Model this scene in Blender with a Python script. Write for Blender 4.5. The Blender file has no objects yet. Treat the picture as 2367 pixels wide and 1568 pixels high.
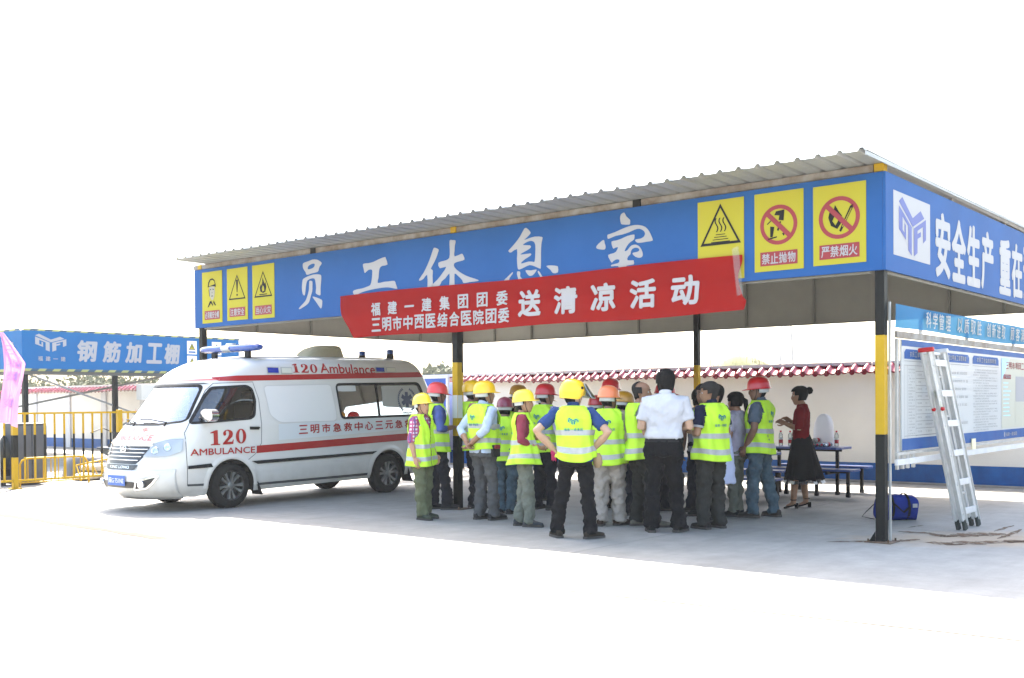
import bpy, bmesh, math, random
from math import sin, cos, pi, radians, sqrt, atan2
from mathutils import Vector, Matrix, Euler, noise
from mathutils.geometry import tessellate_polygon
random.seed(7)
C = bpy.context.scene.collection
SC = bpy.context.scene

# ---------------------------------------------------------------- camera
# the site frame: X runs along the shelter's long front, Y from its front to its back, Z up;
# origin at the foot of the near corner post
TH = 0.6868
Uw = Vector((-cos(TH), sin(TH), 0)); Nw = Vector((sin(TH), cos(TH), 0)); P3w = Vector((3.8732, 11.0447, 0))
def to_site(v): return Vector((-(v.dot(Uw)), v.dot(Nw), v.z))
def cam_axes():
    p, r = -0.0127, -0.0077
    R = Vector((1, 0, 0)); F = Vector((0, cos(p), sin(p))); Up = Vector((0, -sin(p), cos(p)))
    return R*cos(r)+Up*sin(r), -R*sin(r)+Up*cos(r), F
_a, _b, _d = cam_axes()
cam = bpy.data.objects.new('camera', bpy.data.cameras.new('camera')); C.objects.link(cam)
ca, cb, cd = to_site(_a), to_site(_b), to_site(_d)
cp = to_site(Vector((0, 0, 1.5)) - P3w)
cam.matrix_world = Matrix(((ca.x, cb.x, -cd.x, cp.x), (ca.y, cb.y, -cd.y, cp.y), (ca.z, cb.z, -cd.z, cp.z), (0, 0, 0, 1)))
cam.data.sensor_width = 36; cam.data.sensor_fit = 'HORIZONTAL'
cam.data.lens = 2453.5/2367*36; cam.data.shift_y = 176.64/2367
cam.data.clip_start = 0.1; cam.data.clip_end = 6000
SC.camera = cam
VIEW = Vector((-Uw.y, Nw.y)); VIEW = Vector((to_site(Vector((0,1,0))).x, to_site(Vector((0,1,0))).y))
RIGHT = Vector((to_site(Vector((1,0,0))).x, to_site(Vector((1,0,0))).y))
def far_point(sx, dist, z=0):   # a place out beyond the yard, in the direction sx to the right of the view axis
    v = Vector((sx*dist, dist, 0)) - P3w
    p = to_site(v); p.z = z; return p

# ---------------------------------------------------------------- world, sun, exposure
SUN = Vector((-0.55, 0.48, 1.0)).normalized()
sun_el = math.asin(SUN.z); sun_az = atan2(SUN.x, SUN.y)
W = bpy.data.worlds.new("World"); SC.world = W; W.use_nodes = True
nt = W.node_tree; bg = nt.nodes['Background']
sky = nt.nodes.new('ShaderNodeTexSky'); sky.sky_type = 'NISHITA'; sky.sun_disc = False
sky.sun_elevation = sun_el; sky.sun_rotation = sun_az
sky.air_density = 1.3; sky.dust_density = 4.2; sky.ozone_density = .8; sky.altitude = 0
nt.links.new(sky.outputs[0], bg.inputs[0]); bg.inputs[1].default_value = 0.115
sl = bpy.data.lights.new('sun', 'SUN'); sl.energy = 4.0; sl.angle = radians(0.53); sl.color = (1.0, 0.94, 0.84)
so = bpy.data.objects.new('sun', sl); C.objects.link(so)
so.rotation_euler = (-SUN).to_track_quat('-Z', 'Y').to_euler()
SC.view_settings.view_transform = 'Standard'; SC.view_settings.look = 'None'
SC.view_settings.exposure = 2.85; SC.view_settings.gamma = 1.0; SC.view_settings.use_curve_mapping = False
SC.cycles.max_bounces = 8; SC.cycles.diffuse_bounces = 6; SC.cycles.transparent_max_bounces = 12; SC.cycles.caustics_reflective = False; SC.cycles.caustics_refractive = False

# ---------------------------------------------------------------- materials
def srgb(r, g, b):
    f = lambda c: (c/12.92 if c <= .04045 else ((c+.055)/1.055)**2.4)
    return (f(r/255), f(g/255), f(b/255))
_mats = {}
def mat(name, col, rough=.6, metal=0., var=0.0, scale=6., bump=0., bscale=40., spec=.5, trans=0., col2=None, coat=0.):
    if name in _mats: return _mats[name]
    m = bpy.data.materials.new(name); m.use_nodes = True; t = m.node_tree; b = t.nodes['Principled BSDF']
    b.inputs['Base Color'].default_value = (*col, 1); b.inputs['Roughness'].default_value = rough
    b.inputs['Metallic'].default_value = metal; b.inputs['Specular IOR Level'].default_value = spec
    if coat: b.inputs['Coat Weight'].default_value = coat; b.inputs['Coat Roughness'].default_value = .08
    if var or col2 or bump:
        tc = t.nodes.new('ShaderNodeTexCoord')
    if var or col2:
        n = t.nodes.new('ShaderNodeTexNoise'); n.inputs['Scale'].default_value = scale; n.inputs['Detail'].default_value = 7; n.inputs['Roughness'].default_value = .62
        t.links.new(tc.outputs['Object'], n.inputs['Vector'])
        r = t.nodes.new('ShaderNodeValToRGB'); r.color_ramp.elements[0].position = .35; r.color_ramp.elements[1].position = .68
        c2 = col2 if col2 else tuple(c*(1-var) for c in col)
        r.color_ramp.elements[0].color = (*c2, 1); r.color_ramp.elements[1].color = (*[min(1, c*(1+(0 if col2 else var*.35))) for c in col], 1)
        t.links.new(n.outputs[0], r.inputs[0]); t.links.new(r.outputs[0], b.inputs['Base Color'])
    if bump:
        n2 = t.nodes.new('ShaderNodeTexNoise'); n2.inputs['Scale'].default_value = bscale; n2.inputs['Detail'].default_value = 4
        t.links.new(tc.outputs['Object'], n2.inputs['Vector'])
        bp = t.nodes.new('ShaderNodeBump'); bp.inputs['Strength'].default_value = bump; bp.inputs['Distance'].default_value = .02
        t.links.new(n2.outputs[0], bp.inputs['Height']); t.links.new(bp.outputs[0], b.inputs['Normal'])
    if trans:   # cloth: light shines through, and a little of what is behind shows
        out = t.nodes['Material Output']; tl = t.nodes.new('ShaderNodeBsdfTranslucent'); mx = t.nodes.new('ShaderNodeMixShader')
        tl.inputs[0].default_value = (*col, 1); mx.inputs[0].default_value = trans
        t.links.new(b.outputs[0], mx.inputs[1]); t.links.new(tl.outputs[0], mx.inputs[2])
        tp = t.nodes.new('ShaderNodeBsdfTransparent'); tp.inputs[0].default_value = (*[c**.35 for c in col], 1); mx2 = t.nodes.new('ShaderNodeMixShader'); mx2.inputs[0].default_value = .1
        t.links.new(mx.outputs[0], mx2.inputs[1]); t.links.new(tp.outputs[0], mx2.inputs[2]); t.links.new(mx2.outputs[0], out.inputs[0])
    _mats[name] = m; return m
def glass(name, tint=(.5, .55, .55), refl=.12, rough=.02):
    if name in _mats: return _mats[name]
    m = bpy.data.materials.new(name); m.use_nodes = True; t = m.node_tree; t.nodes.remove(t.nodes['Principled BSDF'])
    out = t.nodes['Material Output']; tp = t.nodes.new('ShaderNodeBsdfTransparent'); tp.inputs[0].default_value = (*tint, 1)
    gl = t.nodes.new('ShaderNodeBsdfGlossy'); gl.inputs['Roughness'].default_value = rough
    lw = t.nodes.new('ShaderNodeLayerWeight'); lw.inputs[0].default_value = .35
    mr = t.nodes.new('ShaderNodeMapRange'); mr.inputs['To Min'].default_value = refl; mr.inputs['To Max'].default_value = .95
    mx = t.nodes.new('ShaderNodeMixShader')
    t.links.new(lw.outputs['Fresnel'], mr.inputs[0]); t.links.new(mr.outputs[0], mx.inputs[0])
    t.links.new(tp.outputs[0], mx.inputs[1]); t.links.new(gl.outputs[0], mx.inputs[2]); t.links.new(mx.outputs[0], out.inputs[0])
    _mats[name] = m; return m

# ---------------------------------------------------------------- mesh builder
class MB:
    def __init__(s): s.v = []; s.f = []; s.m = []; s.sm = []
    def add(s, verts, faces, mi=0, smooth=False):
        o = len(s.v); s.v += [tuple(p) for p in verts]
        for f in faces: s.f.append([i+o for i in f]); s.m.append(mi); s.sm.append(smooth)
    def box(s, c, d, rz=0, mi=0, M=None):
        x, y, z = [k/2 for k in d]
        vs = [Vector((a, b, e)) for a in (-x, x) for b in (-y, y) for e in (-z, z)]
        R = Matrix.Rotation(rz, 3, 'Z') if M is None else M
        vs = [R@v+Vector(c) for v in vs]
        s.add(vs, [(0, 1, 3, 2), (4, 6, 7, 5), (0, 4, 5, 1), (2, 3, 7, 6), (0, 2, 6, 4), (1, 5, 7, 3)], mi)
    def bbox(s, x0, x1, y0, y1, z0, z1, mi=0): s.box(((x0+x1)/2, (y0+y1)/2, (z0+z1)/2), (x1-x0, y1-y0, z1-z0), mi=mi)
    def bar(s, a, b, w, h=None, mi=0):   # square bar between two points
        a = Vector(a); b = Vector(b); h = h or w; d = (b-a); q = d.to_track_quat('Z', 'Y').to_matrix()
        s.box((a+b)/2, (w, h, d.length), M=q, mi=mi)
    def tube(s, pts, rads, n=10, mi=0, smooth=True, cap=True, up=None):   # radii: number or (rx, ry)
        pts = [Vector(p) for p in pts]
        if not hasattr(rads, '__len__'): rads = [rads]*len(pts)
        rings = []; ref = None
        for i, p in enumerate(pts):
            t = (pts[min(i+1, len(pts)-1)]-pts[max(i-1, 0)])
            t = t.normalized() if t.length > 1e-9 else Vector((0, 0, 1))
            if ref is None:
                ref = Vector(up) if up is not None else (Vector((0, 1, 0)) if abs(t.y) < .9 else Vector((1, 0, 0)))
            bvec = t.cross(ref).normalized(); ref = bvec.cross(t).normalized()
            r = rads[i]; rx, ry = (r, r) if not hasattr(r, '__len__') else r
            rings.append([p+bvec*(rx*cos(2*pi*k/n))+ref*(ry*sin(2*pi*k/n)) for k in range(n)])
        s.loft(rings, mi, smooth, cap)
    def loft(s, rings, mi=0, smooth=True, cap=True, closed=True):
        n = len(rings[0]); vs = [p for r in rings for p in r]; fs = []
        for i in range(len(rings)-1):
            for k in range(n if closed else n-1):
                a = i*n+k; b = i*n+(k+1) % n; fs.append((a, b, b+n, a+n))
        s.add(vs, fs, mi, smooth)
        if cap:
            s.add(rings[0], [tuple(range(n))[::-1]], mi, False); s.add(rings[-1], [tuple(range(n))], mi, False)
    def cyl(s, a, b, r, n=16, mi=0, r2=None): s.tube([a, b], [r, r if r2 is None else r2], n, mi)
    def lathe(s, prof, c=(0, 0, 0), n=20, mi=0, axis='Z', smooth=True, cap=True):
        rings = []
        for r, z in prof:
            if axis == 'Z': rings.append([Vector((c[0]+r*cos(2*pi*k/n), c[1]+r*sin(2*pi*k/n), c[2]+z)) for k in range(n)])
            elif axis == 'Y': rings.append([Vector((c[0]+r*cos(2*pi*k/n), c[1]+z, c[2]+r*sin(2*pi*k/n))) for k in range(n)])
            else: rings.append([Vector((c[0]+z, c[1]+r*cos(2*pi*k/n), c[2]+r*sin(2*pi*k/n))) for k in range(n)])
        s.loft(rings, mi, smooth, cap)
    def poly(s, loops, fn, mi=0, thick=0):   # flat outline with holes, placed by fn(x, y) -> point
        flat = [p for l in loops for p in l]
        tris = tessellate_polygon([[Vector((x, y, 0)) for x, y in l] for l in loops])
        s.add([fn(x, y) for x, y in flat], [tuple(t) for t in tris], mi)
    def sheet(s, nu, nv, fn, mi=0, smooth=True, keep=None):
        vs = [fn(i/nu, j/nv) for j in range(nv+1) for i in range(nu+1)]; fs = []
        for j in range(nv):
            for i in range(nu):
                if keep is None or keep((i+.5)/nu, (j+.5)/nv):
                    a = j*(nu+1)+i; fs.append((a, a+1, a+nu+2, a+nu+1))
        s.add(vs, fs, mi, smooth)
    def mesh(s, name, mats):
        me = bpy.data.meshes.new(name); me.from_pydata(s.v, [], s.f); me.update()
        mats = mats if isinstance(mats, (list, tuple)) else [mats]
        for m in mats: me.materials.append(m)
        me.polygons.foreach_set('material_index', s.m); me.polygons.foreach_set('use_smooth', s.sm)
        return me
    def build(s, name, mats, parent=None, M=None):
        o = bpy.data.objects.new(name, s.mesh(name, mats)); C.objects.link(o)
        if parent is not None: o.parent = parent
        if M is not None: o.matrix_local = M
        return o
def fix_normals(o):
    bm = bmesh.new(); bm.from_mesh(o.data); bmesh.ops.remove_doubles(bm, verts=bm.verts, dist=1e-5)
    bmesh.ops.recalc_face_normals(bm, faces=bm.faces); bm.to_mesh(o.data); bm.free(); return o
def thing(name, label, cat, loc=(0, 0, 0), rz=0, group=None):
    o = bpy.data.objects.new(name, None); C.objects.link(o); o.location = loc; o.rotation_euler = (0, 0, rz)
    o.empty_display_size = .1; return tag(o, label, cat, group)
def tag(o, label, cat, group=None):
    o['label'] = label; o['category'] = cat
    if group: o['group'] = group
    return o
def struct(o): o['kind'] = 'structure'; return o
def stuff(o): o['kind'] = 'stuff'; return o
def inst(src, name, parent=None, loc=None, M=None):
    o = bpy.data.objects.new(name, src.data); C.objects.link(o)
    if parent is not None: o.parent = parent
    if M is not None: o.matrix_local = M
    elif loc is not None: o.location = loc
    return o
def bevel(o, w=.004, seg=2):
    m = o.modifiers.new('bevel', 'BEVEL'); m.width = w; m.segments = seg; m.limit_method = 'ANGLE'; return o
def smooth_loop(pts, k=3):
    n = len(pts); out = []
    for i in range(n):
        p0, p1, p2, p3 = [Vector(pts[(i+j) % n]) for j in (-1, 0, 1, 2)]
        for q in range(k):
            t = q/k
            out.append(tuple(.5*((2*p1)+(-p0+p2)*t+(2*p0-5*p1+4*p2-p3)*t*t+(-p0+3*p1-3*p2+p3)*t**3)))
    return out
# ---------------------------------------------------------------- lettering
_txt = {}
def glyphs(txt, off=0.0, shear=0.0):
    key = (txt, off, shear)
    if key in _txt: return _txt[key]
    cu = bpy.data.curves.new('t', 'FONT'); cu.body = txt; cu.size = 1; cu.offset = off; cu.shear = shear; cu.resolution_u = 3
    ob = bpy.data.objects.new('t', cu); C.objects.link(ob)
    dg = bpy.context.evaluated_depsgraph_get(); me = ob.evaluated_get(dg).to_mesh()
    vs = [(v.co.x, v.co.y) for v in me.vertices]; fs = [tuple(p.vertices) for p in me.polygons]
    ob.to_mesh_clear(); C.objects.unlink(ob); bpy.data.objects.remove(ob); bpy.data.curves.remove(cu)
    if vs:
        x0 = min(v[0] for v in vs); x1 = max(v[0] for v in vs); y0 = min(v[1] for v in vs); y1 = max(v[1] for v in vs)
        if y1-y0 < .25*(x1-x0) and len(txt) == 1: y0, y1 = y0-.38, y1+.38     # a flat sign such as the numeral one keeps its place
        vs = [((x-x0)/(x1-x0), (y-y0)/(y1-y0)) for x, y in vs]
    _txt[key] = (vs, fs); return _txt[key]
def text(mb, txt, x0, x1, z0, z1, fn, mi=0, off=.012, shear=0., mirror=False):
    asc = all(ord(c) < 128 for c in txt); vs, fs = glyphs(txt, 0., shear); d = (off if asc else off*.85)*(z1-z0)
    for k, (sx, sz) in enumerate(((0, 0), (-d, 0), (d, 0), (0, -d), (0, d), (-d*.7, d*.7), (d*.7, -d*.7), (d*.7, d*.7), (-d*.7, -d*.7)) if d > 0 else ((0, 0),)):   # heavier strokes: the outline struck again beside itself
        P = []
        for u, v in vs:
            x = (x1-(x1-x0)*u) if mirror else x0+(x1-x0)*u; z = z0+(z1-z0)*v
            p = Vector(fn(x+sx, z+sz))
            if k:
                n = (Vector(fn(x+sx+.002, z+sz))-p).cross(Vector(fn(x+sx, z+sz+.002))-p)
                if n.length > 1e-12: p = p+n.normalized()*.0002*k
            P.append(p)
        mb.add(P, fs, mi)
def lettering(txt, mats, parent, x0, x1, z0, z1, fn, off=.02, shear=0., fill=.78, name='character'):   # every character a piece of its own
    n = len(txt); w = (x1-x0)/n
    for i, ch in enumerate(txt):
        if ch == ' ': continue
        b = MB(); c = x0+w*(i+.5); text(b, ch, c-w*fill/2, c+w*fill/2, z0, z1, fn, 0, off, shear); b.build(name, mats, parent)
def spaced(mb, txt, x0, x1, z0, z1, fn, mi=0, off=.02, shear=0., fill=.78):   # one character per cell
    n = len(txt); w = (x1-x0)/n
    for i, ch in enumerate(txt):
        if ch == ' ': continue
        c = x0+w*(i+.5); text(mb, ch, c-w*fill/2, c+w*fill/2, z0, z1, fn, mi, off, shear)
def serif120(mb, x0, x1, z0, z1, fn, mi=0, mirror=False):
    w = (x1-x0)/3.15; h = z1-z0
    def g(x, y): return fn((x1-(x-x0)) if mirror else x, y)
    def P(ox, pts): return [(ox+a*w, z0+b*h) for a, b in pts]
    mb.poly([P(x0, [(.12, 0), (.88, 0), (.88, .06), (.70, .09), (.70, 1), (.5, 1), (.10, .86), (.10, .80), (.36, .82), (.36, .09), (.12, .06)])], g, mi)
    two = [(.05, 0), (.90, 0), (.95, .30), (.88, .30), (.80, .16), (.42, .16), (.62, .34), (.84, .50), (.90, .70), (.84, .86), (.68, .96), (.48, 1), (.24, .96), (.10, .84), (.08, .70), (.16, .60), (.28, .60), (.34, .70), (.30, .80), (.34, .92), (.46, .93), (.56, .84), (.56, .66), (.48, .50), (.28, .30), (.05, .10)]
    mb.poly([P(x0+w*1.05, two)], g, mi)
    o = [(.5+.44*sin(2*pi*k/24), .5+.51*cos(2*pi*k/24)) for k in range(24)]; i_ = [(.5+.17*sin(2*pi*k/24), .5+.44*cos(2*pi*k/24)) for k in range(24)]
    mb.poly([P(x0+w*2.12, o), P(x0+w*2.12, i_)], g, mi)
LOGO = [  # folded letter emblem, on a field from -1 to 1
    [(-.75, 1), (0, .38), (.6, .75), (.88, .52), (0, .06), (-1, .80)],
    [(-1, .66), (-.74, .49), (-.74, -.34), (-1, -.18)], [(-.74, .49), (-.08, .04), (-.08, -.14), (-.74, .30)],
    [(-.08, .04), (-.08, -1), (-.34, -.84), (-.34, .2)], [(-.74, -.34), (-.50, -.50), (-.50, .02), (-.60, .1), (-.60, -.26), (-.74, -.16)],
    [(1, .50), (.78, .38), (.78, -.42), (1, -.26)], [(.78, .38), (.08, .02), (.08, -.16), (.78, .20)],
    [(.08, .02), (.08, -1), (.34, -.84), (.34, .15)], [(.34, -.14), (.60, -.02), (.60, -.2), (.34, -.32)]]
def logo(mb, cx, cz, w, h, fn, mi=0):
    for k, l in enumerate(LOGO):
        o = len(mb.v); mb.poly([[(cx+a*w/2, cz+b*h/2) for a, b in l]], fn, mi); p = Vector(fn(cx, cz))
        n = (Vector(fn(cx+.002, cz))-p).cross(Vector(fn(cx, cz+.002))-p).normalized()*.0003*k
        for q in range(o, len(mb.v)): mb.v[q] = tuple(Vector(mb.v[q])+n)
FRONT_GLYPHS = [[[(-9.252,3.712),(-9.217,3.734),(-9.108,3.749),(-9.018,3.765),(-8.917,3.756),(-8.855,3.731),(-8.796,3.689),(-8.844,3.643),(-8.869,3.604),(-8.895,3.561),(-9.047,3.549),(-9.156,3.535),(-9.187,3.581),(-9.244,3.645)],[(-9.132,3.652),(-9.096,3.682),(-9.032,3.697),(-8.981,3.698),(-8.963,3.679),(-8.982,3.647),(-9.033,3.627),(-9.122,3.619)]],[[(-9.225,3.215),(-9.263,3.244),(-9.281,3.338),(-9.267,3.437),(-9.247,3.477),(-9.15,3.507),(-9.022,3.526),(-8.921,3.526),(-8.833,3.511),(-8.811,3.484),(-8.816,3.402),(-8.83,3.304),(-8.832,3.206),(-8.857,3.191),(-8.913,3.211),(-8.948,3.238),(-8.937,3.312),(-8.948,3.396),(-8.972,3.46),(-9.048,3.47),(-9.138,3.448),(-9.171,3.396),(-9.189,3.314),(-9.205,3.232)]],[[(-9.1,3.428),(-9.061,3.434),(-9.024,3.418),(-9.025,3.344),(-9.03,3.269),(-9.065,3.197),(-9.105,3.108),(-9.169,3.062),(-9.273,3.023),(-9.336,3.005),(-9.361,3.02),(-9.285,3.07),(-9.194,3.131),(-9.141,3.219),(-9.108,3.308)]],[[(-9.027,3.182),(-8.926,3.162),(-8.814,3.122),(-8.793,3.088),(-8.803,3.014),(-8.829,2.984),(-8.878,3.027),(-8.952,3.106)]],[[(-7.857,3.593),(-7.741,3.595),(-7.627,3.605),(-7.513,3.634),(-7.389,3.654),(-7.367,3.636),(-7.329,3.539),(-7.436,3.529),(-7.486,3.51),(-7.51,3.457),(-7.522,3.364),(-7.542,3.284),(-7.416,3.29),(-7.305,3.289),(-7.189,3.287),(-7.162,3.243),(-7.13,3.175),(-7.152,3.169),(-7.24,3.187),(-7.328,3.203),(-7.44,3.206),(-7.587,3.201),(-7.747,3.189),(-7.886,3.171),(-8.026,3.133),(-8.061,3.144),(-8.087,3.201),(-7.99,3.222),(-7.885,3.227),(-7.769,3.246),(-7.7,3.268),(-7.67,3.345),(-7.658,3.422),(-7.662,3.49),(-7.742,3.493),(-7.812,3.455),(-7.829,3.468),(-7.846,3.525)]],[[(-6.369,3.692),(-6.298,3.661),(-6.305,3.624),(-6.351,3.534),(-6.411,3.454),(-6.45,3.401),(-6.412,3.374),(-6.419,3.294),(-6.414,3.199),(-6.422,3.048),(-6.52,3.055),(-6.519,3.16),(-6.524,3.322),(-6.597,3.27),(-6.67,3.249),(-6.683,3.272),(-6.596,3.356),(-6.515,3.464),(-6.448,3.581),(-6.401,3.676)]],[[(-6.086,3.762),(-6.035,3.766),(-5.97,3.75),(-5.985,3.687),(-5.992,3.613),(-5.993,3.534),(-5.862,3.559),(-5.831,3.533),(-5.809,3.471),(-5.913,3.457),(-6.001,3.437),(-5.995,3.381),(-5.914,3.318),(-5.791,3.253),(-5.693,3.217),(-5.595,3.186),(-5.553,3.16),(-5.718,3.155),(-5.829,3.15),(-5.853,3.193),(-5.94,3.265),(-5.996,3.293),(-5.998,3.158),(-6.005,3.065),(-6.1,3.072),(-6.095,3.175),(-6.093,3.305),(-6.168,3.246),(-6.245,3.205),(-6.284,3.151),(-6.414,3.142),(-6.427,3.172),(-6.322,3.239),(-6.231,3.317),(-6.153,3.404),(-6.275,3.393),(-6.304,3.473),(-6.191,3.491),(-6.095,3.52),(-6.084,3.64)]],[[(-4.746,3.784),(-4.701,3.783),(-4.645,3.729),(-4.651,3.703),(-4.702,3.665),(-4.747,3.636),(-4.657,3.651),(-4.568,3.661),(-4.458,3.646),(-4.445,3.621),(-4.464,3.553),(-4.471,3.432),(-4.472,3.311),(-4.478,3.242),(-4.495,3.237),(-4.572,3.271),(-4.661,3.297),(-4.751,3.274),(-4.83,3.254),(-4.864,3.275),(-4.874,3.4),(-4.873,3.528),(-4.977,3.491),(-5.017,3.51),(-5.011,3.528),(-4.907,3.606),(-4.815,3.694)],[(-4.771,3.571),(-4.725,3.597),(-4.658,3.612),(-4.597,3.601),(-4.564,3.554),(-4.565,3.441),(-4.577,3.337),(-4.616,3.337),(-4.683,3.344),(-4.796,3.329),(-4.795,3.348),(-4.727,3.386),(-4.648,3.418),(-4.643,3.448),(-4.806,3.448),(-4.794,3.463),(-4.704,3.494),(-4.642,3.523),(-4.653,3.555)]],[[(-4.956,3.227),(-4.951,3.207),(-5.003,3.157),(-5.027,3.101),(-5.108,3.072),(-5.096,3.134),(-5.055,3.162)]],[[(-4.87,3.231),(-4.825,3.223),(-4.82,3.191),(-4.82,3.156),(-4.753,3.107),(-4.641,3.076),(-4.529,3.08),(-4.479,3.111),(-4.523,3.184),(-4.523,3.211),(-4.495,3.191),(-4.463,3.145),(-4.419,3.08),(-4.393,2.974),(-4.641,2.997),(-4.776,3.038),(-4.843,3.096),(-4.865,3.158),(-4.876,3.196)]],[[(-4.729,3.235),(-4.639,3.225),(-4.548,3.23),(-4.561,3.201),(-4.612,3.159),(-4.668,3.157),(-4.707,3.191)]],[[(-4.385,3.26),(-4.298,3.261),(-4.212,3.245),(-4.196,3.226),(-4.199,3.162),(-4.277,3.16),(-4.32,3.207)]],[[(-3.186,3.81),(-3.169,3.797),(-3.145,3.756),(-3.096,3.712),(-3.094,3.681),(-3.104,3.654),(-3.208,3.668),(-3.228,3.686),(-3.239,3.743),(-3.228,3.79)]],[[(-3.5,3.503),(-3.477,3.498),(-3.47,3.466),(-3.456,3.422),(-3.467,3.388),(-3.514,3.389),(-3.582,3.406),(-3.597,3.432),(-3.565,3.465)]],[[(-3.429,3.557),(-3.41,3.567),(-3.309,3.586),(-3.208,3.614),(-3.109,3.634),(-3.027,3.64),(-2.945,3.628),(-2.873,3.598),(-2.825,3.545),(-2.793,3.486),(-2.775,3.444),(-2.779,3.424),(-2.85,3.42),(-2.947,3.417),(-2.995,3.425),(-3.021,3.448),(-3.011,3.464),(-2.946,3.467),(-2.898,3.487),(-2.881,3.523),(-2.905,3.56),(-2.962,3.588),(-3.027,3.584),(-3.109,3.561),(-3.209,3.544),(-3.309,3.537),(-3.41,3.512),(-3.427,3.528)]],[[(-3.368,3.473),(-3.301,3.48),(-3.226,3.493),(-3.134,3.519),(-3.04,3.526),(-3.032,3.505),(-3.04,3.464),(-3.094,3.438),(-3.139,3.398),(-3.177,3.339),(-3.136,3.345),(-3.094,3.386),(-3.053,3.402),(-3.004,3.398),(-2.963,3.373),(-2.931,3.329),(-2.915,3.279),(-2.924,3.246),(-2.964,3.236),(-3.021,3.255),(-3.058,3.289),(-3.054,3.306),(-2.996,3.311),(-2.965,3.325),(-2.972,3.35),(-3.012,3.364),(-3.061,3.355),(-3.086,3.323),(-3.091,3.292),(-3.128,3.264),(-3.134,3.222),(-3.054,3.215),(-3.044,3.201),(-3.046,3.163),(-3.145,3.158),(-3.145,3.12),(-3.014,3.109),(-2.892,3.105),(-2.856,3.075),(-2.861,3.013),(-3.015,3.036),(-3.179,3.039),(-3.347,3.025),(-3.482,3.021),(-3.491,3.05),(-3.38,3.077),(-3.27,3.096),(-3.27,3.162),(-3.371,3.167),(-3.366,3.188),(-3.278,3.198),(-3.253,3.22),(-3.261,3.242),(-3.303,3.246),(-3.345,3.228),(-3.366,3.213),(-3.396,3.254),(-3.419,3.312),(-3.344,3.327),(-3.302,3.344),(-3.272,3.393),(-3.31,3.393),(-3.34,3.384),(-3.356,3.412)]]]
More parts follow.
